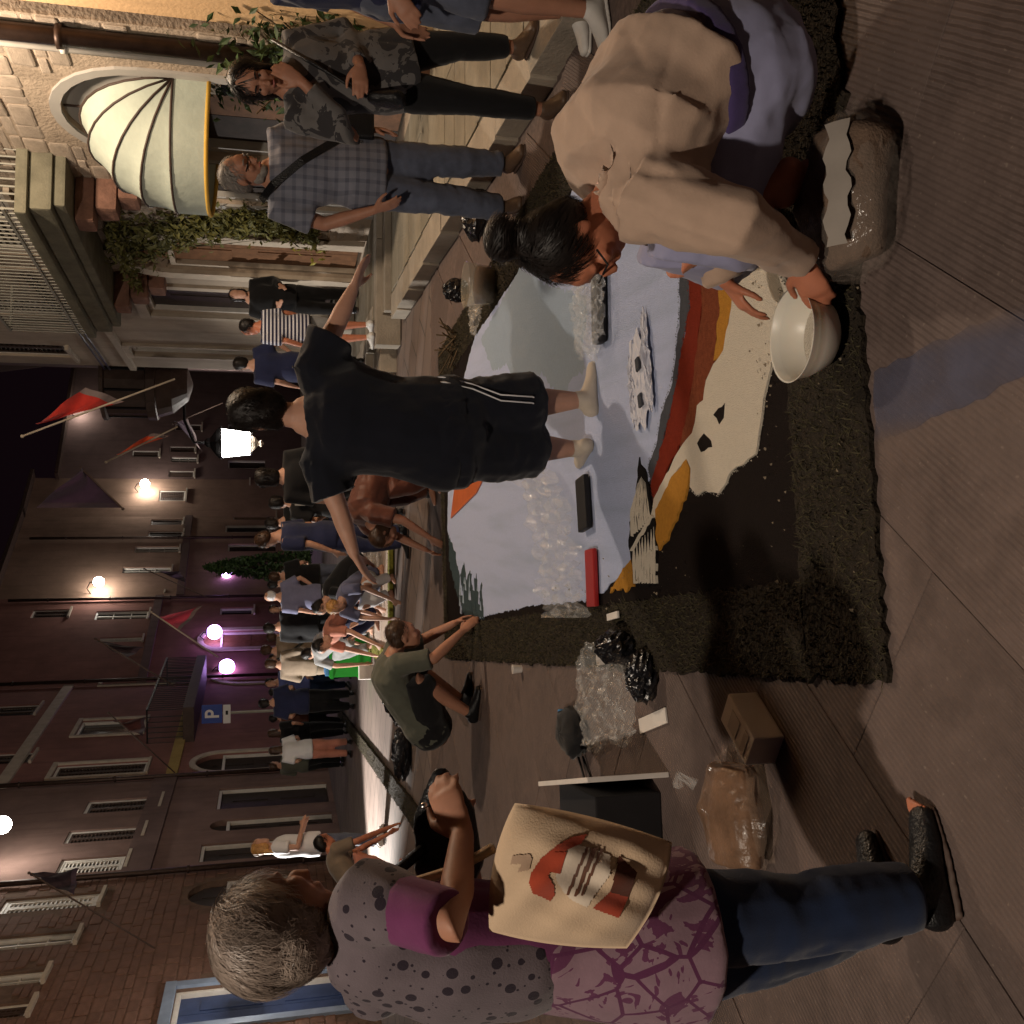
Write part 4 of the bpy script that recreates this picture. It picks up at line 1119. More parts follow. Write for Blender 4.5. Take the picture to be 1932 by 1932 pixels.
def face(J, parent, brow=None):
    r, f, u = head_axes(J); c = J['head']; k = J['k']
    def p(x, y, z): return c + (r * x + f * y + u * z) * k
    R = Matrix((r, f, u)).transposed()
    for s in (-1, 1):
        mb = MB(); mb.ball(p(s * .033, .079, .002), (.012 * k, .010 * k, .0055 * k), 10, 6, R); e = put('eye', mb.me('eye'), M_eye, parent, smooth=True)
        mb = MB(); mb.ball(p(s * .033, .087, .002), (.0062 * k, .004 * k, .0062 * k), 8, 6, R); put('iris', mb.me('iris'), M_iris, e, smooth=True)
        mb = MB(); mb.tube([p(s * .014, .098, .024), p(s * .034, .097, .030), p(s * .054, .083, .024)], [.004 * k, .0045 * k, .0025 * k], 6); put('eyebrow', mb.me('eyebrow'), brow or H_black, parent, smooth=True)
    mb = MB(); mb.tube([p(-.022, .092, -.066), p(-.008, .1015, -.063), p(0, .1025, -.065), p(.008, .1015, -.063), p(.022, .092, -.066)], [.002, .005 * k, .0055 * k, .005 * k, .002], 6); put('lips', mb.me('lips'), M_lip, parent, smooth=True)
def person(J, label, group=None, skin=None, voxel=.012, fat=1.0, fine=True, curl=(.5, .5), feet=True):
    c = (J['anL'] + J['anR']) / 2; zf = min(J['anL'].z, J['anR'].z) - .085 * J['k']
    root = thing('person', (c.x, c.y, zf), label, 'person', group)
    put('body', body(J, voxel, fat, fine, curl, feet), skin or SKIN, root, smooth=True)
    return root
# ------------------------------------------------------------------ clothes
def voro(m, scale, rand=1.0, feature='F1'):
    n = node(m, 'ShaderNodeTexVoronoi'); n.feature = feature; n.inputs['Scale'].default_value = scale; n.inputs['Randomness'].default_value = rand
    lk(m, objcoord(m), n.inputs['Vector']); return n
C_plaid = cloth('blue grey checked cotton', (.16, .165, .20))
w1 = node(C_plaid, 'ShaderNodeTexWave', Scale=5.2); w1.bands_direction = 'Z'; w2 = node(C_plaid, 'ShaderNodeTexWave', Scale=5.2); w2.bands_direction = 'X'
for w_ in (w1, w2): lk(C_plaid, objcoord(C_plaid), w_.inputs['Vector'])
over(C_plaid, math_n(C_plaid, 'MULTIPLY', math_n(C_plaid, 'ADD', math_n(C_plaid, 'GREATER_THAN', w1.outputs['Fac'], .72), math_n(C_plaid, 'GREATER_THAN', w2.outputs['Fac'], .72)), .34), (.045, .05, .075))
C_polka = cloth('lavender grey knit with dark spots', (.11, .088, .10), bump=.5, bscale=240)
vr = voro(C_polka, 21, .75); vr2 = voro(C_polka, 46, 1)
over(C_polka, math_n(C_polka, 'LESS_THAN', vr.outputs['Distance'], .26), (.018, .012, .02))
over(C_polka, math_n(C_polka, 'LESS_THAN', vr2.outputs['Distance'], .16), (.018, .012, .02))
C_floral = cloth('pink flowered cotton', (.20, .125, .155))
vr = voro(C_floral, 9, 1, 'DISTANCE_TO_EDGE'); nz = node(C_floral, 'ShaderNodeTexNoise', Scale=9.0, Detail=3.0, Distortion=2.2); lk(C_floral, objcoord(C_floral), nz.inputs['Vector'])
over(C_floral, math_n(C_floral, 'GREATER_THAN', nz.outputs['Fac'], .56), (.10, .028, .07))
over(C_floral, math_n(C_floral, 'LESS_THAN', vr.outputs['Distance'], .035), (.085, .02, .06))
C_print = cloth('grey sweater with dark print', (.115, .108, .105))
nz = node(C_print, 'ShaderNodeTexNoise', Scale=9.0, Detail=5.0, Distortion=1.2); lk(C_print, objcoord(C_print), nz.inputs['Vector'])
over(C_print, math_n(C_print, 'GREATER_THAN', nz.outputs['Fac'], .52), (.032, .03, .032))
C_stripe = cloth('navy and white striped cotton', (.02, .02, .045))
w1 = node(C_stripe, 'ShaderNodeTexWave', Scale=7.5); w1.bands_direction = 'Z'; lk(C_stripe, objcoord(C_stripe), w1.inputs['Vector'])
over(C_stripe, math_n(C_stripe, 'GREATER_THAN', w1.outputs['Fac'], .6), (.55, .55, .6))
C_purple = cloth('plum jersey', (.12, .027, .085)); C_jeans = cloth('dark blue denim', (.009, .018, .048), bump=.35, bscale=300, var=.2)
C_jeans2 = cloth('faded blue denim', (.075, .085, .12), var=.35, vscale=5, bump=.35, bscale=300)
C_navy = cloth('navy black jersey', (.005, .006, .011)); C_black = cloth('black cotton', (.007, .007, .008)); C_beige = cloth('beige sweatshirt cotton', (.40, .285, .215), var=.07)
C_lav = cloth('lavender track pants', (.25, .255, .385), var=.06, bump=.12, bscale=90); C_dpur = cloth('dark purple waistband', (.05, .035, .11))
C_white = cloth('white cotton', (.60, .60, .62), var=.04); C_grey = cloth('grey cotton', (.22, .22, .22)); C_olive = cloth('grey green cotton', (.085, .088, .068))
C_maroon = cloth('maroon satin', (.085, .028, .017), rough=.5, var=.2, bump=.1); C_blue = cloth('blue cotton', (.08, .10, .26)); C_blueg = cloth('blue grey shirt', (.13, .135, .22))
C_pink = cloth('salmon cotton', (.42, .17, .12)); C_tan = cloth('tan cotton', (.17, .13, .095)); C_dnavy = cloth('deep blue cotton', (.016, .02, .055)); C_sock = cloth('cream sock knit', (.46, .40, .33), bump=.4)
C_leather = mat('black leather', (.008, .008, .009), rough=.35, var=.2, bump=.3, bscale=120); C_shoe = mat('brown leather', (.09, .055, .035), rough=.5, var=.3); C_sneak = mat('white sneaker', (.55, .53, .5), rough=.6, var=.1)
C_canvas = cloth('natural canvas', (.50, .37, .25), var=.06, bump=.5, bscale=260)

def J_from(k, **p):
    J = {a: Vector(b) for a, b in p.items()}; J['k'] = k
    for s in 'LR':
        J.setdefault('fin' + s, None); J.setdefault('pal' + s, None); J.setdefault('toe' + s, J['fwd'])
        for q in ('fin', 'pal', 'toe'):
            if J[q + s] is not None: J[q + s] = J[q + s].normalized()
    J['fwd'].normalize(); J['up'].normalize(); return J

# ------------------------------------------------------------------ woman with tote bag, foreground left
J = J_from(.96, pelvis=at(1215, 1775, 2.06), waist=at(1060, 1790, 2.07), chest=at(840, 1785, 2.07), neck=at(655, 1760, 2.07), head=at(520, 1742, 2.05),
    shR=at(715, 1698, 1.97), elR=at(855, 1745, 1.80), wrR=at(872, 1575, 2.02), shL=at(715, 1850, 2.22), elL=at(900, 1790, 2.38), wrL=at(880, 1600, 2.30),
    hpR=at(1260, 1735, 2.0), knR=at(1500, 1728, 1.98), anR=(-.86, 1.95, .085), hpL=at(1260, 1810, 2.14), knL=at(1480, 1772, 2.14), anL=(-.97, 2.14, .085),
    fwd=(.80, .55, -.28), up=(.2, .1, 1), toeR=(.9, .42, 0), toeL=(.8, .6, 0), finR=(.75, .55, .3), palR=(-.3, .6, -.5), finL=(.8, -.3, .2), palL=(-.3, -.6, -.5))
w = person(J, 'grey haired woman in plum top and jeans carrying a canvas tote bag', skin=SKIN_D, voxel=.007, curl=(.7, 1.0))
put('top', top(J, .012, 1.08, .47, g=.016, hem=-.12, seed=4, amp=.008), C_purple, w, smooth=True)
# spotted wrap over shoulders and back
v = Vol(); side = J['shR'] - J['shL']
ax_ = (J['neck'] - J['chest']).normalized()
for sh, o_ in (('shR', 'R'), ('shL', 'L')): v.chain([lerp(J['neck'], J[sh], .35), J[sh] + V3(0, 0, .012), lerp(J[sh], J['el' + o_], .32)], [.075, .087, .072])
bk = -(J['fwd'] - V3(0, 0, J['fwd'].z)).normalized()
v.loft([(lerp(J['chest'], J['neck'], .75) + bk * .02, .15, .105), (J['chest'] + bk * .035, .168, .115), (lerp(J['chest'], J['waist'], .65) + bk * .03, .160, .112)], side, 18)
put('spotted_wrap', wrinkle(v.fuse(.011, 5), .008, 15, 9), C_polka, w, smooth=True)
v = Vol(); v.loft([(lerp(J['chest'], J['waist'], .7), .158, .120), (J['waist'], .168, .132), (J['pelvis'] + V3(0, 0, .02), .212, .172), (J['pelvis'] - V3(0, 0, .10), .228, .19)], side, 20, cap=.08)
put('flowered_tunic', wrinkle(v.fuse(.012, 4), .010, 12, 5, (1, 1, .3)), C_floral, w, smooth=True)
put('jeans', legs(J, .012, 1.08, .97, g=.018, seed=6, amp=.006, flare=1.25), C_jeans, w, smooth=True)
for s in 'LR':
    o = shoe(J, s, C_leather, w, name='sandal')
v = Vol()                             # toes showing at the front of the sandal
for i in range(5):
    t = J['toeR']; sd = t.cross(V3(0, 0, 1)); b0 = J['anR'] + t * (.185 - .006 * i) - V3(0, 0, .058) + sd * (-.024 + .012 * i); v.chain([b0, b0 + t * .022], [.010 - .0008 * i, .009 - .0008 * i])
put('toes', v.fuse(.004, 2), SKIN_O, w, smooth=True)
hair(J, H_grey, w, 'curly', 15000, seed=12, voxel=.009, length=.095, wave=1.2, w=.0010, lump=1.5)
# tote bag hanging at her right side
A0 = at(1000, 1540, 1.93); 
def bagq(px, py, D): return at(px, py, D)
tb = thing('tote_bag', tuple(at(1240, 1650, 1.80)), 'natural canvas tote bag printed with a red roofed house on the woman\'s hip', 'bag')
front = [(905, 1470), (940, 1690), (880, 1772), (1215, 1795), (1270, 1640), (1205, 1560), (1060, 1490)]
G = 40; vs = []; fs = []
c00, c01, c10, c11 = (955, 1500), (905, 1765), (1290, 1585), (1195, 1800)
def bl(s, t): 
    return ((c00[0] * (1 - s) + c10[0] * s) * (1 - t) + (c01[0] * (1 - s) + c11[0] * s) * t, (c00[1] * (1 - s) + c10[1] * s) * (1 - t) + (c01[1] * (1 - s) + c11[1] * s) * t)
def soft(s, t): return .5 + (s - .5) * (1 - .11 * (2 * t - 1) ** 2), .5 + (t - .5) * (1 - .08 * (2 * s - 1) ** 2)
def bagD(s, t, front=True):
    bul = max(0, math.sin(PI * s)) ** .5 * max(0, math.sin(PI * t)) ** .5
    return 1.86 - .05 * s + (-.085 if front else .07) * bul + (.012 * math.sin(9 * s + 5 * t) + .010 * math.sin(23 * t - 6 * s) * s + .008 * math.sin(17 * s + 11 * t)) * bul + .04 * t
for side_ in (0, 1):
    for i in range(G + 1):
        for j in range(G + 1):
            s, t = i / G, j / G; px, py = bl(*soft(s, t)); vs.append(at(px, py, bagD(s, t, side_ == 0)))
K = (G + 1) ** 2
for i in range(G):
    for j in range(G):
        a = i * (G + 1) + j; fs.append((a, a + 1, a + G + 2, a + G + 1)); a += K; fs.append((a, a + G + 1, a + G + 2, a + 1))
rim = [j for j in range(G + 1)] + [i * (G + 1) + G for i in range(1, G + 1)] + [G * (G + 1) + j for j in range(G - 1, -1, -1)] + [i * (G + 1) for i in range(G - 1, 0, -1)]
for a, b_ in zip(rim, rim[1:] + rim[:1]): fs.append((a, b_, b_ + K, a + K))
put('bag_body', fix_normals(mesh('bag', vs, fs)), C_canvas, tb, smooth=True)
def onbag(pts, lift, name, m, n=1):     # printed shapes sit on the canvas, in bag coordinates (s down, t towards the back)
    out = []
    for s, t in pts:
        px, py = bl(*soft(s, t)); out.append(at(px, py, bagD(s, t) - lift))
    NG = 130; vs = []; fs = []; idx = {}                         # fine cells of the canvas that the shape covers
    def inside(x, y):
        c = False
        for (x0, y0), (x1, y1) in zip(pts, pts[1:] + pts[:1]):
            if (y0 > y) != (y1 > y) and x < (x1 - x0) * (y - y0) / (y1 - y0) + x0: c = not c
        return c
    def vid(i, j):
        if (i, j) not in idx: idx[(i, j)] = len(vs); vs.append(at(*bl(*soft(i / NG, j / NG)), bagD(i / NG, j / NG) - lift * .4))
        return idx[(i, j)]
    for i in range(NG):
        for j in range(NG):
            if inside((i + .5) / NG, (j + .5) / NG): fs.append((vid(i, j), vid(i, j + 1), vid(i + 1, j + 1), vid(i + 1, j)))
    return put(name, mesh(name, vs, fs), m, tb, smooth=True)
I_red = cloth('red print', (.30, .045, .02)); I_brown = cloth('brown print', (.075, .02, .01)); I_pale = cloth('pale print', (.55, .47, .38)); I_line = cloth('dark line print', (.12, .05, .03))
GR = [(bl(*soft(i / 60, j / 60)), (i / 60, j / 60)) for i in range(61) for j in range(61)]
def onb(pts, lift, name, m): return onbag([min(GR, key=lambda g: (g[0][0] - p[0]) ** 2 + (g[0][1] - p[1]) ** 2)[1] for p in pts], lift, name, m)
onb([(1108, 1574), (1080, 1580), (1050, 1596), (1022, 1618), (1003, 1645), (996, 1668), (1003, 1684), (1022, 1692), (1040, 1701), (1048, 1690), (1046, 1672), (1036, 1652), (1048, 1625), (1068, 1604), (1098, 1594)], .007, 'red_arch', I_red)
onb([(1064, 1606), (1090, 1597), (1120, 1600), (1150, 1612), (1150, 1650), (1120, 1690), (1110, 1712), (1082, 1698), (1062, 1682), (1046, 1660), (1052, 1628)], .006, 'pale_dome', I_pale)
onb([(1048, 1609), (1068, 1609), (1058, 1650), (1037, 1646)], .010, 'window_print', I_red)
onb([(1169, 1615), (1206, 1646), (1184, 1692), (1150, 1682)], .009, 'brown_block', I_brown)
onb([(1150, 1683), (1184, 1693), (1166, 1731), (1118, 1712)], .009, 'red_block', I_red)
for q in (0, 13, 26): onb([(1106 + q, 1600), (1112 + q, 1600), (1074 + q, 1690), (1068 + q, 1690)], .010, 'line_print', I_line)
onb([(965, 1615), (1000, 1612), (1004, 1622), (998, 1640), (975, 1645), (985, 1632), (962, 1628)], .007, 'faded_print', cloth('faded print', (.33, .23, .16)))
mb = MB()
mb.tube([at(930, 1600, 1.93), at(860, 1640, 1.98), at(760, 1672, 1.93), at(700, 1690, 1.92)], .011, 6)
mb.tube([at(918, 1740, 1.95), at(850, 1725, 2.0), at(760, 1690, 1.93), at(702, 1700, 1.93)], .011, 6)
put('handle', mb.me('handle'), C_canvas, tb, smooth=True)
# black shoulder bag held in front of her
bb = thing('shoulder_bag', tuple(at(900, 1500, 2.1)), 'black leather bag held under the grey haired woman\'s forearm', 'bag')
v = Vol(); v.loft([(at(830, 1455, 2.14), .03, .02), (at(835, 1530, 2.14), .075, .035), (at(850, 1640, 2.12), .085, .04), (at(850, 1700, 2.12), .05, .03)], (0, 0, 1), 14)
put('bag_body', wrinkle(v.fuse(.010, 3), .012, 22, 3), C_leather, bb, smooth=True)
mb = MB(); mb.tube([at(800, 1600, 2.12), at(730, 1660, 2.05), at(665, 1720, 2.0)], .012, 6); put('strap', mb.me('strap'), C_leather, bb, smooth=True)
mb = MB(); mb.ball(at(800, 1520, 2.09), .008, 8, 6); put('buckle', mb.me('buckle'), mat('steel', (.5, .5, .5), rough=.25, metal=1, var=0), bb, smooth=True)

# ------------------------------------------------------------------ woman standing on the carpet with arms spread
J = J_from(.98, pelvis=at(845, 818, 4.42), waist=at(745, 805, 4.42), chest=at(655, 790, 4.42), neck=at(560, 785, 4.45), head=at(487, 778, 4.47),
    shR=at(592, 696, 4.42), elR=at(636, 610, 4.42), wrR=at(667, 543, 4.42), shL=at(602, 872, 4.42), elL=at(640, 962, 4.42), wrL=at(668, 1045, 4.42),
    hpR=at(880, 775, 4.42), knR=at(1000, 760, 4.40), anR=(.52, 4.40, .085), hpL=at(880, 855, 4.42), knL=at(1000, 845, 4.47), anL=(.30, 4.50, .085),
    fwd=(-.25, 1, -.1), up=(0, 0, 1), toeR=(.95, .3, 0), toeL=(-.3, .95, 0), finR=(.9, 0, -.35), palR=(0, -.3, -1), finL=(-.85, 0, -.5), palL=(0, -.3, -1))
w = person(J, 'woman in navy T-shirt and striped shorts standing on the carpet with arms spread', skin=SKIN, voxel=.008, fat=1.22, curl=(.3, .25))
put('tshirt', top(J, .014, 1.52, .35, g=.024, hem=-.01, seed=21, amp=.012, belly=.02, slv=1.5), C_navy, w, smooth=True)
sh_ = put('shorts', legs(J, .014, 1.50, .60, g=.030, seed=22, amp=.012, flare=1.5), C_navy, w, smooth=True)
vs_ = verts(sh_.data)
for off in (0, 11):                   # two white piping lines down the right leg
    pts = []
    for (px, py) in ((780, 712), (830, 716), (880, 730), (930, 752), (985, 757), (1036, 763)):
        p = at(px, py + off, 4.42)
        loc = p - Vector(ROOT[w.name].translation); d = vs_ - np.array(loc); cand = np.abs(d[:, 2]) < .02
        dd = np.abs(d[:, 0]) + np.where(d[:, 1] < 0.02, 0, 3) + np.where(cand, 0, 9); i = int(np.argmin(dd)); q = Vector(vs_[i]) + Vector(ROOT[w.name].translation)
        pts.append(Vector((p.x, q.y - .012, p.z)))
    mb = MB(); mb.tube(pts, .0035, 6); put('piping', mb.me('piping'), C_white, w, smooth=True)
hair(J, H_black, w, 'curly', 4000, seed=23, length=.05, wave=.9, w=.0013)
for s in 'LR': shoe(J, s, C_sock, w, high=.03, sole=C_sock, name='sock')

# ------------------------------------------------------------------ woman squatting at the near right corner
J = J_from(1.0, pelvis=at(1365, 150, 2.42), waist=at(1265, 175, 2.42), chest=at(1195, 270, 2.41), neck=at(1155, 392, 2.41), head=at(1085, 462, 2.40),
    shL=at(1215, 372, 2.24), elL=at(1395, 425, 2.10), wrL=at(1512, 492, 2.26), shR=at(1165, 365, 2.58), elR=at(1330, 440, 2.62), wrR=at(1368, 528, 2.62),
    hpL=at(1400, 180, 2.30), knL=at(1312, 488, 2.50), anL=at(1488, 322, 2.28), hpR=at(1385, 180, 2.55), knR=at(1288, 498, 2.68), anR=at(1470, 400, 2.72),
    fwd=(-.75, -.15, -.65), up=(-.65, 0, .76), toeL=(.50, -.30, -.55), toeR=(-1, 0, -.1), finL=(-.75, .25, -.55), palL=(.3, .5, -.5), finR=(-.8, -.05, -.6), palR=(.5, -.3, -.8))
w = person(J, 'woman in beige sweatshirt and lavender pants squatting over the carpet corner', skin=SKIN_O, voxel=.007, fat=1.1, curl=(.9, .7))
put('sweatshirt', top(J, .012, 1.66, .98, g=.030, hem=-.21, seed=31, amp=.014, belly=.03), C_beige, w, smooth=True)
put('track_pants', legs(J, .013, 1.55, .84, g=.020, seed=32, amp=.007, rise=.16, flare=1.35), C_lav, w, smooth=True)
v = Vol(); ax_ = (J['waist'] - J['pelvis']).normalized(); q = J['pelvis'] + ax_ * .095
v.loft([(q, .284, .226), (q + ax_ * .05, .284, .226)], J['shR'] - J['shL'], 24, cap=.05); put('waistband', v.fuse(.011, 3), C_dpur, w, smooth=True)
hair(J, H_black, w, 'bun', 6000, seed=33, length=.05, voxel=.008, w=.0011)
r, f, u = head_axes(J); mb = MB()
mb.tube([J['head'] + f * .055 - u * .0 - r * .08, J['head'] + f * .10 - r * .07 - u * .0, J['head'] + f * .105 - u * .005 + r * .06], .003, 5); put('glasses_frame', mb.me('glasses_frame'), M_iron, w)

# ------------------------------------------------------------------ the three bystanders at the right
J = pose((2.03, 6.0, 0), PI, 1.77, fwd=(-.55, .75, -.35), head=(.06, .03, 1.585), neck=(.045, -.01, 1.45), chest=(.03, 0, 1.28), wrR=(.24, .12, .86), knR=(.12, .02, .49), anR=(.13, -.02, .085), anL=(-.12, .02, .085), shR=(.23, 0, 1.40), shL=(-.15, 0, 1.40), elR=(.30, -.02, 1.13), elL=(-.27, -.03, 1.13))
w = person(J, 'grey bearded man in checked shirt and faded jeans standing by the kerb', skin=SKIN_D, voxel=.008, fat=1.15)
put('shirt', top(J, .014, 1.22, .36, g=.02, hem=.09, seed=41, amp=.008, slv=1.4), C_plaid, w, smooth=True)
put('jeans', legs(J, .014, 1.1, .98, g=.018, seed=42, amp=.010, flare=1.2), C_jeans2, w, smooth=True)
face(J, w, H_white); hair(J, H_white, w, 'short', 1500, seed=43, length=.03, w=.0014)
r, f, u = head_axes(J); v = Vol(); c = J['head']
v.ell(c + f * .062 - u * .10, (.048, .042, .035), (r, f, u)); v.ell(c + f * .03 - u * .085 + r * .045, (.018, .04, .04), (r, f, u)); v.ell(c + f * .03 - u * .085 - r * .045, (.018, .04, .04), (r, f, u))
put('beard', wrinkle(v.fuse(.008, 2), .006, 60, 4), H_white, w, smooth=True)
mb = MB(); mb.tube([c + f * .07 - r * .08 + u * .002, c + f * .10 - r * .05 + u * .002, c + f * .112 + u * .006, c + f * .10 + r * .05 + u * .002, c + f * .07 + r * .08 + u * .002], .004, 5); put('glasses_frame', mb.me('glasses_frame'), M_iron, w)
for s in 'LR': shoe(J, s, C_shoe, w)
sb = thing('shoulder_bag', tuple(J['pelvis'] + V3(.24, -.1, -.02)), 'small dark shoulder bag worn across the checked shirt', 'bag')
mb = MB(); n_ = V3(0, -1, 0); pts = [J['shR'] + V3(.04, .02, .085), J['shR'] + V3(.09, -.13, .02), J['chest'] + V3(.02, -.175, -.02), J['waist'] + V3(.13, -.16, -.02), J['pelvis'] + V3(.22, -.10, .06)]
for a, b_ in zip(pts, pts[1:]): mb.bar(a, b_, .045, .008, up=n_)
put('strap', mb.me('strap'), C_leather, sb)
mb = MB(); mb.box(J['pelvis'] + V3(.24, -.12, .0), (.16, .07, .16)); put('bag_body', mb.me('bag', .02), C_leather, sb, smooth=True)

bp_ = spot(1052, 170, 0)
J = pose((bp_.x, bp_.y, 0), PI + .12, 1.68, fwd=(.50, .80, -.30), up=(.12, .1, 1), waist=(.04, 0, 1.09), chest=(.08, 0, 1.28), neck=(.12, -.01, 1.45), head=(.14, .03, 1.585), shR=(.28, 0, 1.40), shL=(-.08, 0, 1.41), elR=(.40, .08, 1.10), wrR=(.20, .17, 1.36), finR=(-.45, .1, .9), palR=(-.3, -.9, .1),
         elL=(-.20, .0, 1.13), wrL=(.10, .20, 1.08), finL=(1, .1, .0), palL=(0, -1, 0), anR=(.12, 0, .085), anL=(-.22, 0, .235), knR=(.12, .02, .49), knL=(-.17, .03, .55), hpR=(.1, 0, .9), hpL=(-.1, 0, .9))
w = person(J, 'dark haired woman in grey printed sweater holding her chin at the right', skin=SKIN_D, voxel=.007, fat=1.1, curl=(.6, .8))
put('sweater', top(J, .013, 1.2, .93, g=.026, hem=.10, seed=51, amp=.010), C_print, w, smooth=True)
put('trousers', legs(J, .013, 1.12, .93, g=.010, seed=52, amp=.004), C_black, w, smooth=True)
face(J, w); hair(J, H_black, w, 'long', 2000, seed=53, length=.10, voxel=.009)
for s in 'LR': shoe(J, s, C_shoe, w, name='sandal')
hb = thing('handbag', tuple(J['pelvis'] + V3(-.22, -.16, -.02)), 'small black handbag at the dark haired woman\'s hip', 'bag')
v = Vol(); v.loft([(J['pelvis'] + V3(-.20, -.15, .07), .05, .035), (J['pelvis'] + V3(-.21, -.17, -.05), .075, .05)], (0, 1, 0)); put('bag_body', wrinkle(v.fuse(.01, 2), .008, 30, 2), C_leather, hb, smooth=True)
mb = MB(); mb.tube([J['pelvis'] + V3(-.20, -.15, .1), J['waist'] + V3(-.12, -.18, .05), J['chest'] + V3(.0, -.17, .02), J['shL'] + V3(.0, -.06, .09)], .010, 6); put('strap', mb.me('strap'), C_leather, hb, smooth=True)

J = pose((2.40, 4.45, 0), PI / 2 + .1, 1.78, fwd=(0, 1, -.25), anL=(-.12, .12, .085), knL=(-.11, .10, .49), elL=(-.24, .02, 1.12), wrL=(-.2, .2, .95))
w = person(J, 'man in dark blue shirt, denim shorts and white sneakers cut by the right edge', skin=SKIN_D, voxel=.008, fat=1.08)
put('shirt', top(J, .014, 1.15, .4, g=.02, hem=.08, seed=61), C_dnavy, w, smooth=True)
put('shorts', legs(J, .014, 1.12, .46, g=.026, seed=62, flare=1.5), C_jeans2, w, smooth=True)
face(J, w); hair(J, H_black, w, 'short', 900, seed=63, length=.04)
for s in 'LR': shoe(J, s, C_sneak, w, sole=C_sneak)

# ------------------------------------------------------------------ the two working at the far end of the carpet
def crouch(base, rz, H=1.68, reach=.55, lean=.30, low=.34, hd=(0, .8, -.6), **kw):
    o = dict(pelvis=(0, -.10, low), waist=(0, -.02, low + .14), chest=(0, lean * .75, low + .30), neck=(0, lean + .10, low + .40), head=(0, lean + .20, low + .47),
             shL=(-.18, lean + .06, low + .36), shR=(.18, lean + .06, low + .36), elL=(-.25, lean + .12, low + .10), elR=(.25, lean + .12, low + .10),
             wrL=(-.16, lean + .28, .11), wrR=(.16, lean + .28, .11), hpL=(-.10, -.06, low - .02), hpR=(.10, -.06, low - .02),
             knL=(-.17, .28, low + .10), knR=(.17, .28, low + .10), anL=(-.14, .02, .085), anR=(.14, .02, .085), fwd=hd, up=(0, .6, .8))
    o.update(kw); return pose(base, rz, H, **o)
J = crouch((-1.46, 7.25, 0), -PI / 2 - .15, 1.74, low=.36, lean=.34, hd=(0, .45, -.9), waist=(0, .08, .52), chest=(0, .28, .62), neck=(0, .44, .60), head=(0, .56, .54), shL=(-.18, .40, .60), shR=(.18, .40, .60), elL=(-.24, .46, .36), elR=(.24, .46, .36), wrL=(-.15, .60, .15), wrR=(.15, .62, .15))
w = person(J, 'man in grey green shirt crouching at the left edge of the carpet', skin=SKIN_D, voxel=.010, fat=1.15)
put('shirt', top(J, .014, 1.2, .45, g=.024, hem=.02, seed=71, amp=.012), C_olive, w, smooth=True)
put('trousers', legs(J, .014, 1.25, .62, g=.02, seed=72), C_black, w, smooth=True)
hair(J, H_brown, w, 'short', 700, seed=73, length=.03)
for s in 'LR': shoe(J, s, C_leather, w)
J = crouch((.30, 8.95, 0), PI / 2 + .35, 1.68, low=.46, lean=.34, hd=(0, .35, -.93), waist=(0, .08, .60), chest=(0, .28, .66), neck=(0, .44, .62), head=(0, .55, .52), shL=(-.18, .40, .62), shR=(.18, .40, .62), elL=(-.22, .48, .38), elR=(.22, .48, .38), wrL=(-.14, .62, .13), wrR=(.14, .64, .13), knL=(-.13, .16, .42), knR=(.13, .16, .42))
w = person(J, 'person in maroon satin top bending over the far end of the carpet', skin=SKIN_D, voxel=.010, fat=1.1)
put('top', top(J, .014, 1.45, .34, g=.03, hem=.22, seed=81, amp=.012), C_maroon, w, smooth=True)
put('trousers', legs(J, .014, 1.3, .95, g=.03, seed=82), C_maroon, w, smooth=True)
hair(J, H_brown, w, 'long', 900, seed=83, length=.09)

# ------------------------------------------------------------------ people further back
def extra(px, py, D, rz, label, tp, bt, hr=None, sleeve=.4, leg=.97, style='short', z=0.0, H=None, skin=None, fat=1.05, low=None, shoes=None, fc=False, hd=None, **ov):
    x = at(600, py, D).x
    if low is None:
        H = H or (at(px, py, D).z - z)
        H = max(1.5, min(1.86, H))
        if hd: ov['fwd'] = hd
        q_ = random.random()
        if q_ < .35: ov.update(elR=(.26, -.04, 1.12), wrR=(.16, .22, 1.06), elL=(-.26, -.04, 1.12), wrL=(-.14, .22, 1.03))
        elif q_ < .6: ov.update(elR=(.29, -.10, 1.14), wrR=(.19, -.02, .96), wrL=(-.22, .16, .90))
        ov.setdefault('head', (random.uniform(-.03, .03), .03, 1.585)); ov.setdefault('knL', (-.10, random.uniform(.0, .08), .49)); ov.setdefault('anL', (-.12, random.uniform(-.08, .1), .085))
        J = pose((x, D, z), rz, H, **ov)
    else: J = crouch((x, D, z), rz, H or 1.66, low=low, hd=hd or (0, .8, -.6), **ov)
    w = person(J, label, skin=skin or SKIN, voxel=.016, fat=fat, fine=False)
    s = int(abs(px * 7 + py)) % 1000
    put('top', top(J, .020, fat * 1.12, sleeve, g=.02, hem=.06, seed=s, amp=.010, it=3), tp, w, smooth=True)
    put('trousers', legs(J, .020, fat * 1.06, leg, g=.018, seed=s + 1, amp=.008, it=3), bt, w, smooth=True)
    hair(J, hr or H_black, w, style, 260, seed=s, voxel=.014, length=.06, w=.004)
    if low is None:
        for q in 'LR': shoe(J, q, shoes or C_leather, w)
    return J, w
extra(452, 622, 11.85, .5, 'person in navy and white striped shirt seen from behind on the platform', C_stripe, C_grey, leg=.42, z=.285, shoes=C_sneak, hd=(-.6, .8, -.1), skin=SKIN_O)
extra(432, 568, 14.2, PI, 'figure dressed in black standing in front of the dark doorway', C_black, C_black, z=.285, style='long', sleeve=.95)
extra(440, 694, 13.1, .2, 'man in dark blue shirt with back turned beside the beige house', C_dnavy, C_black, z=.285)
extra(482, 900, 9.3, .1, 'person with big black curls and black top behind the spread arm', C_black, C_black, style='curly', sleeve=.45)
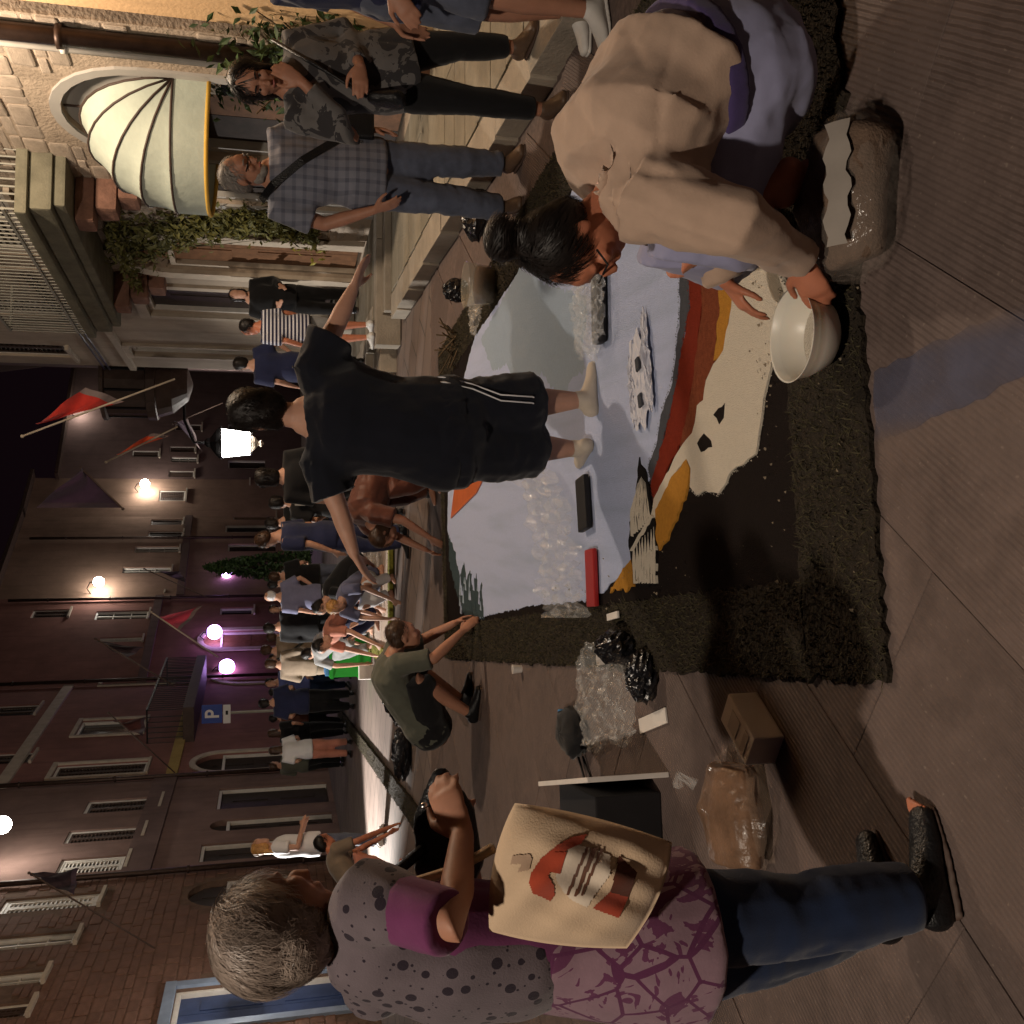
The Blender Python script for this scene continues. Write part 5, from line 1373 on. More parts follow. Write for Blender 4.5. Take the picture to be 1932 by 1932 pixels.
J, w = extra(508, 946, 11.3, 0.3, 'person in black T-shirt with white back print by the far carpet', C_black, C_black)
R_ = Matrix.Rotation(.3, 3, 'Z'); mb = MB(); mb.box(J['chest'] + R_ @ V3(0, -.155, .04), (.20, .012, .11), R_); mb.box(J['chest'] + R_ @ V3(0, -.155, -.06), (.16, .012, .03), R_); put('back_print', mb.me('back_print'), C_grey, w, kind='stuff')
J, w = extra(483, 1012, 10.9, 1.1, 'tall man in deep blue shirt with brightly lit face behind the carpet', C_dnavy, C_dnavy, hr=H_brown, hd=(.3, .8, -.5), sleeve=.4)
extra(560, 1080, 13.4, 2.0, 'person in black crouching among bags by the far carpet', C_black, C_black, low=.38)
extra(600, 1105, 12.2, 2.6, 'child in blue T-shirt and white trousers bending to the far carpet', C_blueg, C_white, low=.36, H=1.5, hr=H_blond)
extra(590, 1160, 13.8, 2.2, 'person in salmon shirt crouching near the green crates', C_pink, C_dnavy, low=.36)
extra(498, 1126, 14.8, .4, 'person in black with blue and white cap standing in the crowd', C_blueg, C_black, style='bald', hr=C_white)
extra(497, 1180, 15.6, .0, 'person with back turned in black jacket among the crowd', C_black, C_black, sleeve=.95)
extra(560, 1205, 14.6, .6, 'stooping person in pale grey shirt behind the green crates', C_grey, C_grey, low=.46)
J, w = extra(492, 1226, 17.0, .3, 'person in pale shirt with dark strap left of the purple doors', C_tan, C_grey, hr=H_brown)
mb = MB(); mb.tube([J['shL'] + V3(.02, -.10, .07), J['chest'] + V3(-.02, -.165, -.05), J['pelvis'] + V3(.16, -.14, .06)], .018, 6); put('strap', mb.me('strap'), C_leather, w, smooth=True)
extra(500, 1252, 16.2, -.2, 'person in beige jacket and light trousers in the crowd', C_tan, C_tan, hr=H_brown, sleeve=.9)
extra(488, 1322, 18.0, .2, 'broad person in dark blue shirt under the parking sign', C_dnavy, C_black, fat=1.2)
extra(505, 1378, 19.5, -.4, 'long haired woman in dark clothes near the arched door', C_black, C_black, style='long', hr=H_brown)
extra(512, 1412, 18.6, .5, 'woman with white top and salmon trousers near the arched door', C_white, C_pink, hr=H_brown, style='long')
extra(474, 1592, 13.4, -1.2, 'brightly lit girl in white top and jeans standing on the left', C_white, C_jeans2, hr=H_blond, style='long', shoes=C_sneak, sleeve=.3)
extra(560, 1672, 11.5, -1.0, 'person in tan clothes crouching behind the grey haired woman', C_tan, C_pink, low=.42, skin=SKIN_O)

for (px, py, D, rz, lb, tp, bt) in ((505, 1100, 17.2, .2, 'person in grey jacket half hidden behind the capped person', C_grey, C_black), (512, 1150, 18.4, 3.0, 'person in olive shirt facing the street among the far crowd', C_olive, C_jeans2),
    (500, 1285, 19.0, 2.8, 'person in light blue shirt near the left purple door', C_blue, C_jeans), (515, 1350, 20.5, .3, 'person in maroon shirt behind the parking sign', C_maroon, C_black), (520, 1440, 20.5, -.6, 'person in dark jacket beside the arched door of the red house', C_olive, C_black)):
    extra(px, py, D, rz, lb, tp, bt, hr=random.choice([H_black, H_brown]), sleeve=random.choice([.4, .95]))

for (px, py, D, rz, lb, tp, bt) in ((503, 1200, 17.5, .1, 'person in navy jacket between the two purple doorways', C_dnavy, C_black), (510, 1240, 19.2, 2.9, 'person in grey shirt facing the camera behind the strap wearer', C_grey, C_jeans),
    (508, 1085, 15.8, -.3, 'person in dark jacket left of the slim evergreen', C_black, C_jeans2), (515, 1300, 21.0, .5, 'person in tan shirt behind the light blue one', C_tan, C_black), (500, 985, 13.2, -.2, 'person in black shirt left of the brightly lit man', C_black, C_dnavy)):
    extra(px, py, D, rz, lb, tp, bt, hr=random.choice([H_black, H_brown]), sleeve=random.choice([.4, .95]))
# ================================================================== lamps, plants, flags, things on the ground
M_glow = mat('lit white glass', (.9, .9, .9), var=0, emit=((1, .93, .82), BULB)); M_glow.node_tree.nodes['Principled BSDF'].inputs['Base Color'].default_value = (.9, .9, .9, 1)
M_purp = mat('lit purple glass', (.6, .5, .9), var=0, emit=((.62, .34, 1.0), PURPLE * 2.2))
M_lant = mat('lit lantern glass', (.9, .9, .9), var=0, emit=((1, .95, .88), 40))
def globe(p, label, wall=None, r=.13, m=None, cat='lamp'):
    t = thing('wall_lamp', tuple(p), label, cat)
    mb = MB(); mb.ball(p, r, 16, 10); put('globe', mb.me('globe'), m or M_glow, t, smooth=True)
    if wall is not None:
        mb = MB(); q = Vector(p) + V3(0, 0, r * .95); mb.tube([q, q + V3(0, 0, .12), lerp(q, Vector(wall), .5) + V3(0, 0, .2), Vector(wall)], .02, 6); put('bracket', mb.me('bracket'), M_iron, t, smooth=True)
        mb = MB(); mb.tube([q - V3(0, 0, .01), q + V3(0, 0, .05)], [r * .6, r * .35], 12); put('lamp_cap', mb.me('lamp_cap'), M_iron, t, smooth=True)
    return t
F = FL[0]; u, z = F.hit(4, 1643); p = F.pt(u, z, .9); globe(p, 'white globe lamp at the top left on the stone house', F.pt(u, z + .4, 0), .17)
F = FL[3]; u, z = F.hit(188, 1122); globe(F.pt(u, z, .55), 'white globe lamp above the pink house windows', F.pt(u, z + .3, 0), .2)
F = FL[5]; u, z = F.hit(275, 929); globe(F.pt(u, z, .5), 'white globe lamp over the yellow lit wall', F.pt(u, z + .3, 0), .2)
F = FE; u, z = F.hit(152, 785); globe(F.pt(u, z, .5), 'small bright lamp beneath the upper red pennant', F.pt(u, z + .3, 0), .13)
for (px, py, FF, lb, r) in ((428, 1275, FL[2], 'purple lamp over the left arched door beside the balcony', .27), (405, 1207, FL[3], 'purple lamp over the middle arched doorway', .27), (428, 1096, FL[3], 'small purple lamp over the right arched doorway', .2)):
    u, z = FF.hit(px, py); globe(FF.pt(u, z, .32), lb, FF.pt(u, z + .35, 0), r, M_purp)
# big square lantern on a bracket
c = at(446, 836, 24.0); t = thing('street_lantern', tuple(c), 'large glowing square lantern hanging in the middle of the street', 'lantern')
mb = MB(); 
v = [(-.25, -.25, -.33), (.25, -.25, -.33), (.25, .25, -.33), (-.25, .25, -.33), (-.32, -.32, .33), (.32, -.32, .33), (.32, .32, .33), (-.32, .32, .33)]
mb.add([c + Vector(q) for q in v], [(0, 1, 5, 4), (1, 2, 6, 5), (2, 3, 7, 6), (3, 0, 4, 7), (0, 3, 2, 1), (4, 5, 6, 7)]); put('lantern_glass', mb.me('glass'), M_lant, t)
mb = MB()
for i in range(4): mb.bar(c + Vector(v[i]), c + Vector(v[i + 4]), .03); mb.bar(c + Vector(v[i]), c + Vector(v[(i + 1) % 4]), .03); mb.bar(c + Vector(v[i + 4]), c + Vector(v[4 + (i + 1) % 4]), .03)
put('lantern_frame', mb.me('lantern_frame'), M_iron, t)
mb = MB(); mb.lathe(c, [(.40, .34), (.30, .45), (.12, .58), (.10, .66), (.03, .72)], 4); put('lantern_roof', mb.me('lantern_roof'), M_iron, t)
mb = MB(); mb.lathe(c, [(.2, -.335), (.14, -.42), (.05, -.5), (.09, -.56), (.02, -.62)], 12); put('lantern_foot', mb.me('lantern_foot'), M_trim, t)
mb = MB(); mb.tube([c + V3(0, 0, .7), c + V3(0, 0, .95), c + V3(.5, 0, 1.15), c + V3(1.6, .3, 1.2)], .035, 6); put('bracket', mb.me('bracket'), M_iron, t, smooth=True)
# work light at the blue-lit door
F = FL[0]; u, z = F.hit(460, 1893); c = F.pt(u, z, .45)
t = thing('work_light', tuple(c), 'dazzling white work light fixed beside the blue-lit door with hanging cable', 'lamp')
M_fl = mat('lit floodlight glass', (.9, .9, .9), var=0, emit=((1, .96, .9), 80))
mb = MB(); mb.ball(c, (.12, .12, .12), 16, 10); put('flood_glass', mb.me('flood_glass'), M_fl, t, smooth=True)
mb = MB(); mb.box(c - F.n * .14 + V3(0, 0, .0), (.1, .3, .26)); put('housing', mb.me('housing', .02), M_iron, t)
q0 = F.hit(460, 1890); mb = MB(); mb.tube([c + V3(0, 0, -.12), F.pt(u + .05, z - .4, .3), F.pt(u + .45, z - .8, .25), F.pt(u + .5, z - 1.3, .25), F.pt(u + .9, z - 1.8, .2)], .015, 6); put('cable', mb.me('cable'), M_wht, t, smooth=True)
L = bpy.data.lights.new('flood', 'SPOT'); L.energy = FLOOD; L.shadow_soft_size = .12; L.spot_size = math.radians(88); L.spot_blend = .5; L.color = (1, .95, .88); lo = bpy.data.objects.new('flood', L); COL.objects.link(lo); lo.parent = t; lo.location = F.n * .30; lo.rotation_euler = Vector((3.4, -.35, -2.3)).to_track_quat('-Z', 'Y').to_euler()
# lamp post behind the viewer and wall lantern above the shop: they light the foreground
def lamp_post(p, h, arm, label, energy, col, wallp=None):
    t = thing('street_lamp', (p[0], p[1], wallp.z if wallp else 0), label, 'lamp'); hd = Vector((p[0] + arm[0], p[1] + arm[1], h))
    mb = MB()
    if wallp is None: mb.tube([(p[0], p[1], 0), (p[0], p[1], 1), (p[0], p[1], h + .1)], [.09, .06, .045], 10)
    mb.tube([wallp or (p[0], p[1], h + .1), (p[0] + arm[0] * .5, p[1] + arm[1] * .5, h + .3), hd + V3(0, 0, .16)], .03, 8); put('post', mb.me('post'), M_iron, t, smooth=True)
    mb = MB(); mb.lathe(hd, [(.02, .2), (.12, .16), (.22, .05), (.24, .04)], 16); put('lamp_shade', mb.me('lamp_shade'), M_iron, t)
    l = bpy.data.lights.new('street_lamp', 'POINT'); l.energy = energy; l.color = col; l.shadow_soft_size = .14; o = bpy.data.objects.new('lamp_light', l); COL.objects.link(o); o.parent = t; o.location = hd - V3(0, 0, .1) - t.location
lamp_post((-3.7, -1.8), 6.2, (.9, .5), 'lamp post standing behind the viewer on the left', LAMP_STREET, (1, .84, .68))
wp = FR0.pt(FR0.L - .55, 5.4, 0); lamp_post((wp.x, wp.y), 5.2, (-1.1, .1), 'wall lamp on the ochre house, over the picture edge', LAMP_WALL, (1, .79, .58), wp)

# ------------------------------------------------------------------ plants
M_leaf = mat('olive green leaves', (.10, .095, .025), rough=.6, var=.5, vscale=12); M_leafd = mat('dark green leaves', (.035, .06, .018), rough=.55, var=.5, vscale=12); M_leafy = mat('yellow green leaves', (.25, .22, .04), rough=.6, var=.4, vscale=12)
M_stem = mat('woody stem', (.08, .055, .03), rough=.9, var=.3); M_pot = mat('brown flower pot', (.16, .08, .045), rough=.8, var=.2, vscale=8)
def leaves(pts, size, nrm=None, spread=.8):
    vs = []; fs = []
    for p in pts:
        s = size * random.uniform(.5, 1.3); n = Vector((random.gauss(0, 1), random.gauss(0, 1), random.gauss(0, 1))).normalized()
        if nrm is not None: n = (nrm + n * spread).normalized()
        a = n.orthogonal().normalized(); a = Matrix.Rotation(random.uniform(0, 2 * PI), 3, n) @ a; b = n.cross(a); k = len(vs)
        vs += [p - a * s, p + b * s * .38 + n * s * .1, p + a * s, p - b * s * .38 + n * s * .1]; fs += [(k, k + 1, k + 2), (k, k + 2, k + 3)]
    return mesh('leaves', vs, fs)
F = FR1; t = thing('climbing_plant', tuple(F.pt(4.3, .3, .2)), 'leafy climber growing up the stone wall beside the arched doorway', 'plant')
pts = []
for i in range(3000):
    tt = random.random(); px = 200 + 400 * tt; cy = 418 + 14 * math.sin(tt * 7) + (12 if tt < .2 else 0); wdt = 26 * (1 - .45 * tt) + (14 if tt < .3 else 0)
    u, z = F.hit(px, cy + random.gauss(0, wdt * .6)); pts.append(F.pt(u, z, abs(random.gauss(.08, .08))))
put('foliage', leaves(pts, .06, F.n, .9), M_leaf, t)
mb = MB()
for k in range(3): mb.tube([F.pt(*F.hit(px, 425 + 12 * k + 8 * math.sin(px / 60 + k)), .05) for px in range(620, 180, -40)], .014, 5)
put('stem', mb.me('stem'), M_stem, t, smooth=True)
pts = []
for i in range(260):
    tt = random.random(); pts.append(lerp(F.pt(*F.hit(215, 405), .3), F.pt(*F.hit(262, 515), .25), tt) + V3(random.gauss(0, .05), random.gauss(0, .05), random.gauss(0, .05)))
put('trailing_foliage', leaves(pts, .05), M_leaf, t)
def pot_plant(px, py, D, zb, wd, hh, label, m, n, sp, ph=.3, sz=.05, pw=None, mpot=None):
    c = at(px, py, D); c.z = zb; t = thing('potted_plant', tuple(c), label, 'plant'); pw = pw or wd * .5
    mb = MB(); mb.lathe(c, [(pw * .75, 0), (pw, ph), (pw * 1.08, ph), (pw * 1.08, ph + .04), (pw * .9, ph + .04), (pw * .85, ph - .02), (.01, ph - .02)], 18); put('pot', mb.me('pot'), mpot or M_pot, t, smooth=False)
    pts = []
    for i in range(n): pts.append(c + V3(random.gauss(0, sp), random.gauss(0, sp), ph + .05 + abs(random.gauss(hh * .4, hh * .35))))
    put('foliage', leaves(pts, sz), m, t)
    mb = MB()
    for k in range(7): mb.tube([c + V3(0, 0, ph - .02), c + V3(random.gauss(0, sp * .5), random.gauss(0, sp * .5), ph + hh * .5), c + V3(random.gauss(0, sp), random.gauss(0, sp), ph + hh * .95)], .007, 4)
    put('stem', mb.me('stem'), M_stem, t)
pot_plant(690, 445, 13.2, .285, .5, .35, 'yellow green plant in a brown pot under the climber', M_leafy, 500, .13, .42, .05, .22)
pot_plant(700, 20, 9.0, .15, .5, .75, 'bushy dark green plant in a brown planter by the ochre wall', M_leafd, 900, .22, .55, .07, .34)
pot_plant(700, 112, 8.6, .15, .4, 1.0, 'tall green plant between the drainpipe and the sweater woman', M_leafd, 900, .18, .5, .06, .2)
pot_plant(640, 150, 9.9, .15, .4, 1.1, 'green shrub in a pot below the awning edge', M_leafd, 800, .16, .95, .06, .22)
# slim evergreen by the small purple doorway
c = spot(640, 1068, 0); c = at(560, 1068, 30); c.z = 0; t = thing('evergreen_shrub', tuple(c), 'slim dark evergreen beside the small purple doorway', 'plant')
pts = []
for i in range(2200):
    zz = random.random(); r_ = .55 * (1 - zz) ** .6 * random.random() ** .4; a = random.uniform(0, 2 * PI); pts.append(c + V3(r_ * math.cos(a), r_ * math.sin(a),   .3 + zz * 3.0))
put('foliage', leaves(pts, .10), M_leafd, t); mb = MB(); mb.tube([c, c + V3(0, 0, 3)], [.08, .02], 6); put('trunk', mb.me('trunk'), M_stem, t)

# ------------------------------------------------------------------ pennants on slanted poles
def pennant(base, tip, hang, cols, label, w=1.0, blow=.5, group=None):
    base, tip = Vector(base), Vector(tip); t = thing('pennant', tuple(base), label, 'flag')
    mb = MB(); mb.tube([base, tip], .022, 6); mb.ball(tip, .04, 8, 6); put('pole', mb.me('pole'), M_wht if cols[2] else M_iron, t, smooth=True)
    ax = (tip - base).normalized(); L = (tip - base).length; a = tip - ax * .05; b = tip - ax * min(L * .75, hang * .9); d = Vector((blow, .1, -1)).normalized() * hang * w; N = 12
    e = (a + b) / 2 + d
    for nm, s0, s1, m, off in (('cloth', 0, 1, cols[0], 0), ('border', .78, 1, cols[1], .004)):
        vs = []; fs = []
        for i in range(N + 1):
            for j in range(N + 1):
                s = s0 + (s1 - s0) * i / N; tt = j / N
                p = lerp(lerp(a, b, tt), e, s); p += V3(0, 1, 0) * (.06 * math.sin(s * 9 + tt * 6) - off) + V3(1, 0, 0) * .05 * math.sin(tt * 8 + s * 3); vs.append(p)
        for i in range(N):
            for j in range(N): k = i * (N + 1) + j; fs.append((k, k + 1, k + N + 2, k + N + 1))
        put(nm, mesh(nm, vs, fs), m, t, smooth=True)
    return t
K_red = cloth('red flag cloth', (.50, .04, .03)); K_or = cloth('orange red flag cloth', (.75, .11, .04)); K_pur = cloth('dark violet flag cloth', (.05, .028, .055)); K_pk = cloth('pink red flag cloth', (.60, .08, .13)); K_wb = cloth('pale flag border', (.22, .17, .165)); K_dk = cloth('dark flag cloth', (.035, .022, .026)); K_pb = cloth('violet grey flag border', (.06, .04, .055)); K_rd2 = cloth('dull red flag cloth', (.085, .032, .03))
def tri(poly, D, m, mb_, label, pole):       # a limp triangular pennant, corners as surveyed, D metres down the street
    P3 = [at(x, y, D + 0.25 * i) for i, (x, y) in enumerate(poly)]; pa, pb = at(*pole[0], D), at(*pole[1], D - .2)
    t = thing('pennant', tuple(pa), label, 'flag')
    mb = MB(); mb.tube([pa, pb], .014, 6); mb.ball(pb, .025, 8, 6); put('pole', mb.me('pole'), M_trim if 'red pennant' in label and 'dull' not in label else M_shut, t, smooth=True)
    N = 14
    for nm, lo, m_, off in (('cloth', 0, m, 0), ('border', .87, mb_, -.012)):
        vs = []; fs = []; a, b, c = P3
        for i in range(N + 1):
            for j in range(N + 1):
                s = lo + (1 - lo) * i / N; tt = j / N; p = lerp(a, lerp(b, c, tt), s); vs.append(p + V3(.0, .07 * math.sin(s * 8 + tt * 7) + off, .02 * math.sin(tt * 9)))
        for i in range(N):
            for j in range(N): k = i * (N + 1) + j; fs.append((k, k + 1, k + N + 2, k + N + 1))
        put(nm, mesh(nm, vs, fs), m_, t, smooth=True)
tri(((70, 800), (160, 730), (235, 757)), 15, K_red, K_wb, 'upper red pennant with pale border against the night sky', ((330, 715), (42, 823)))
tri(((222, 858), (285, 817), (320, 822)), 18, K_or, K_wb, 'bright orange red pennant below the upper red one', ((335, 805), (200, 872)))
tri(((155, 884), (66, 958), (230, 958)), 16, K_pur, K_pb, 'dark violet triangle pennant with pale border against the sky', ((150, 880), (232, 960)))
tri(((300, 1078), (340, 1078), (352, 1100)), 26, K_pur, K_pb, 'small violet pennant on a thin pole before the cream house', ((392, 1128), (272, 1073)))
tri(((300, 1165), (382, 1143), (340, 1190)), 20, K_pk, K_wb, 'pink red pennant with pale edge in front of the pink house', ((412, 1240), (285, 1155)))
tri(((185, 1210), (270, 1222), (240, 1242)), 19, K_dk, K_pb, 'black drooping pennant above the purple doors', ((330, 1295), (180, 1205)))
tri(((215, 1360), (275, 1354), (270, 1390)), 21, K_rd2, K_pb, 'dull red drooping pennant in front of the balcony', ((330, 1458), (205, 1345)))
tri(((60, 1650), (148, 1640), (140, 1690)), 16.5, K_dk, K_pb, 'dark pennant beside the bright globe lamp at top left', ((292, 1789), (55, 1647)))
tri(((330, 795), (380, 850), (355, 790)), 25, K_pb, K_wb, 'pale violet pennant hanging near the big lantern', ((420, 760), (325, 800)))

# ------------------------------------------------------------------ parking sign
M_pblue = mat('sign blue', (.015, .045, .26), rough=.4, var=.05); M_sw = mat('sign white', (.62, .62, .62), rough=.4, var=.04)
D = 21.5; c = at(400, 1347, D); t = thing('parking_sign', (c.x, c.y, 0), 'blue parking sign with white letter P and small plate below', 'sign')
s_ = .62 * 21.5 / 30
w_ = (at(400, 1330, D) - at(400, 1365, D)).length; h_ = (at(380, 1347, D) - at(420, 1347, D)).length * .98
mb = MB(); mb.box(c, (w_, .03, h_)); put('sign_plate', mb.me('sign_plate', .008), M_pblue, t)
mb = MB(); yy = c.y - .019
def sb(x0, x1, z0, z1): mb.box((c.x + (x0 + x1) / 2 * w_, yy, c.z + (z0 + z1) / 2 * h_), ((x1 - x0) * w_, .006, (z1 - z0) * h_))
sb(-.20, -.07, -.34, .34)
N = 10; 
for k in range(N):
    a0, a1 = -PI / 2 + PI * k / N, -PI / 2 + PI * (k + 1) / N
    q = [Vector((c.x + (.04 + r_ * math.cos(a)) * w_, yy + o_, c.z + (.13 + r_ * 1.05 * math.sin(a)) * h_)) for o_ in (-.003, .003) for r_ in (.08, .20) for a in (a0, a1)]
    mb.add(q, [(0, 1, 3, 2), (4, 6, 7, 5), (0, 4, 5, 1), (2, 3, 7, 6)])
sb(-.08, .045, .214, .34); sb(-.08, .045, -.08, .046)
put('letter', mb.me('letter'), M_sw, t)
c2 = at(428, 1347, D); mb = MB(); mb.box(c2, (w_, .03, h_ * .36)); pl = put('small_plate', mb.me('small_plate', .006), M_sw, t)
mb = MB(); mb.box((c2.x + .03, c2.y - .018, c2.z), (w_ * .22, .006, h_ * .12)); put('plate_mark', mb.me('plate_mark'), M_iron, t)
mb = MB(); mb.tube([(c.x, c.y + .04, 0), (c.x, c.y + .04, c.z + h_ * .5)], .03, 8); put('post', mb.me('post'), M_rail, t, smooth=True)

# ------------------------------------------------------------------ things lying about
def film(name='clear film', tint=(.85, .85, .83), a=.17, rough=.12):
    if name in MATS: return MATS[name]
    m = mat(name, tint, rough=rough, var=0, spec=1.0, alpha=a, bump=.6, bscale=16, coat=1.0); return m
M_film = film(); M_film2 = film('cloudy film', (.62, .58, .52), .32, .2); M_bfilm = mat('black plastic film', (.008, .008, .010), rough=.22, var=0, spec=.7, bump=.8, bscale=18)
def crumple(pts_c, rx, ry, rz, seed, n=26, m=16, amp=.35):
    """crumpled bag: a lumpy closed skin with sharp creases, flattened on the ground"""
    g = np.random.default_rng(seed); vs = []; fs = []
    dirs = g.normal(size=(9, 3)); ph = g.uniform(0, 6, 9); fr = g.uniform(3, 9, 9)
    for i in range(m + 1):
        th = PI * i / m
        for k in range(n):
            p = 2 * PI * k / n; d = np.array([math.sin(th) * math.cos(p), math.sin(th) * math.sin(p), math.cos(th)])
            q = 1 + amp * (np.mean(np.abs(np.sin(dirs @ d * fr + ph))) - .6) * 1.8 + g.normal() * .05
            vs.append(Vector((d[0] * rx * q, d[1] * ry * q, max(d[2] * rz * q + rz * .8, 0.004 + .002 * g.random()))))
    for i in range(m):
        for k in range(n): fs.append((i * n + k, (i + 1) * n + k, (i + 1) * n + (k + 1) % n, i * n + (k + 1) % n))
    return [Vector(pts_c) + v for v in vs], fs
def film_sheet(c, rx, ry, h, seed, rot=0.0, n=34):
    """thin crumpled sheet with ridges and a torn outline"""
    g = np.random.default_rng(seed); R = Matrix.Rotation(rot, 3, 'Z'); vs = []; fs = []; K = [(g.normal(size=2) * 7, g.uniform(0, 6), g.uniform(.4, 1)) for _ in range(9)]
    for i in range(n + 1):
        for j in range(n + 1):
            a, b = i / n * 2 - 1, j / n * 2 - 1; e = 1 + .12 * math.sin(5 * b + seed) + .1 * math.sin(8 * a); x, y = a * (1 - .18 * b * b) * e, b * (1 - .15 * a * a)
            z = sum(w * (1 - abs(math.sin(k[0] * a + k[1] * b + p))) ** 2 for k, p, w in K) / 4 * (1 - .55 * max(a * a, b * b)) + g.random() * .10
            vs.append(Vector(c) + R @ Vector((x * rx + g.normal() * .004, y * ry + g.normal() * .004, 0)) + Vector((0, 0, .004 + h * z)))
    for i in range(n):
        for j in range(n): k = i * (n + 1) + j; fs.append((k, k + 1, k + n + 2, k + n + 1))
    return mesh('film', vs, fs)
def sheet_thing(px, py, rx, ry, h, label, seed, rot=0.0, z=0.0, m=None): return put('plastic_sheet', film_sheet(spot(px, py, z), rx, ry, h, seed, rot), m or M_film, label=label, cat='plastic sheet')
def bag(px, py, rx, ry, rz, m, label, seed, cat='bag', rot=0, name='plastic_bag', z=0.0, parts=()):
    c = spot(px, py, z); v, f = crumple(c, rx, ry, rz, seed)
    R = Matrix.Rotation(rot, 3, 'Z'); v = [c + R @ (p - c) for p in v]
    return put(name, mesh(name, v, f), m, label=label, cat=cat)
ZC = .022
def box_at(px, py, size, rot, m, label, name='carton', z=0.0, cat='box', bev=.006, lid=None):
    c = spot(px, py, z); mb = MB(); R = Matrix.Rotation(rot, 3, 'Z'); mb.box(c + V3(0, 0, size[2] / 2 + .004), size, R)
    if lid is None: return put(name, mb.me(name, bev), m, label=label, cat=cat)
    t = thing(name, tuple(c), label, cat); put('box_body', mb.me(name, bev), m, t)
    for nm, off, sz, mm in lid: 
        q = MB(); q.box(c + R @ V3(*off) + V3(0, 0, size[2] / 2 + .004), sz, R); put(nm, q.me(nm, .002), mm, t)
    return t
M_card = mat('white card', (.62, .58, .54), rough=.7, var=.08, vscale=6); M_bcard = mat('black card', (.010, .009, .010), rough=.6, var=.2); M_rbox = mat('red box print', (.30, .02, .02), rough=.4, var=.06); M_kraft = mat('brown wrapped parcel', (.17, .10, .062), rough=.35, var=.3, vscale=9, bump=.7, bscale=16, coat=.35)
M_lblue = mat('light blue print', (.06, .2, .42), rough=.5, var=.1)
# left of the carpet
sheet_thing(1150, 1318, .24, .42, .13, 'crumpled clear plastic sheet lying left of the carpet', 5, .25)
bag(1232, 1275, .10, .09, .06, M_bfilm, 'bunched black plastic at the near end of the clear sheet', 6)
bag(1195, 1220, .07, .10, .09, M_bfilm, 'small black plastic bag at the turf edge', 7)
box_at(1235, 1360, (.06, .30, .008), .35, M_card, 'flat white card strip beside the clear plastic sheet', 'card', cat='card', bev=.002)
c_ = spot(1095, 1380); t = thing('soft_bag', tuple(c_), 'small black fabric bag with blue corner and strap on the paving', 'bag')
v, f = crumple(c_, .12, .17, .06, 12, amp=.12); put('bag_body', mesh('b', v, f), C_black, t, smooth=True)
mb = MB(); mb.box(c_ + V3(.02, .16, .05), (.12, .05, .03)); put('blue_corner', mb.me('b', .01), M_lblue, t)
mb = MB(); mb.tube([c_ + V3(-.1, -.05, .03), c_ + V3(-.25, -.15, .01), c_ + V3(-.28, -.26, .01), c_ + V3(-.2, -.22, .01), c_ + V3(-.1, -.1, .02)], .006, 5); put('strap', mb.me('s'), M_iron, t, smooth=True)
box_at(1448, 1372, (.11, .20, .10), -.55, M_card, 'small white carton standing in the shadow', lid=[('label_print', (0, .02, .0515), (.07, .06, .002), mat('grey print', (.46, .43, .41), var=.2)), ('label_print', (0, -.06, .0515), (.08, .03, .002), mat('grey print', (.1, .1, .1)))])
# open box with a white flap and brown parcel beside the tote bag
c_ = spot(1245, 1510); t = thing('open_box', tuple(c_), 'box with tall white side and black front behind the tote bag', 'box')
a_, b_, d_ = spot(1255, 1455), spot(1150, 1470), spot(1290, 1560)
mb = MB(); mb.bar(V3(a_.x, a_.y - .05, .17), V3(b_.x, b_.y, .17), .02, .33); put('white_side', mb.me('w', .003), M_card, t)
mb = MB(); R = Matrix.Rotation(.12, 3, 'Z'); mb.box((lerp(a_, b_, .5).x - .16, lerp(a_, b_, .5).y - .06, .14), (.28, .50, .27), R); put('box_body', mb.me('b', .006), M_bcard, t)
t = thing('parcel', tuple(spot(1430, 1520)), 'brown parcel wrapped in shiny clear film beside the carton', 'parcel')
v = Vol(); c_ = spot(1425, 1530); v.loft([(c_ + V3(-.14, -.02, .08), .07, .15), (c_ + V3(0, 0, .085), .085, .17), (c_ + V3(.13, .02, .075), .07, .13)], (0, 0, 1), 14, cap=.3); put('parcel_body', wrinkle(v.fuse(.012, 2), .012, 24, 6), M_kraft, t, smooth=True)
v, f = crumple(c_ + V3(0, 0, -.02), .20, .19, .085, 9, amp=.18); put('wrapping_film', mesh('w', v, f), film('parcel film', (.55, .4, .3), .12, .2), t)
mb = MB(); mb.tube([c_ + V3(.06, .12, .15), c_ + V3(.09, .15, .20), c_ + V3(.05, .17, .19)], [.02, .012, .02], 6); put('film_knot', mb.me('k'), M_film, t)
for (px, py, lb) in ((985, 1262, 'small white paper cup on the paving left of the turf'), (1152, 1243, 'tiny white cup beside the clear plastic sheet')):
    c_ = spot(px, py); mb = MB(); mb.lathe(c_, [(.001, .001), (.022, .002), (.028, .06), (.025, .06), (.02, .01), (.001, .008)], 14); put('paper_cup', mb.me('cup'), M_card, label=lb, cat='cup')
box_at(1160, 1162, (.03, .14, .01), .2, M_card, 'white stick of card lying on the left turf', 'card', z=.03, cat='card', bev=.002)
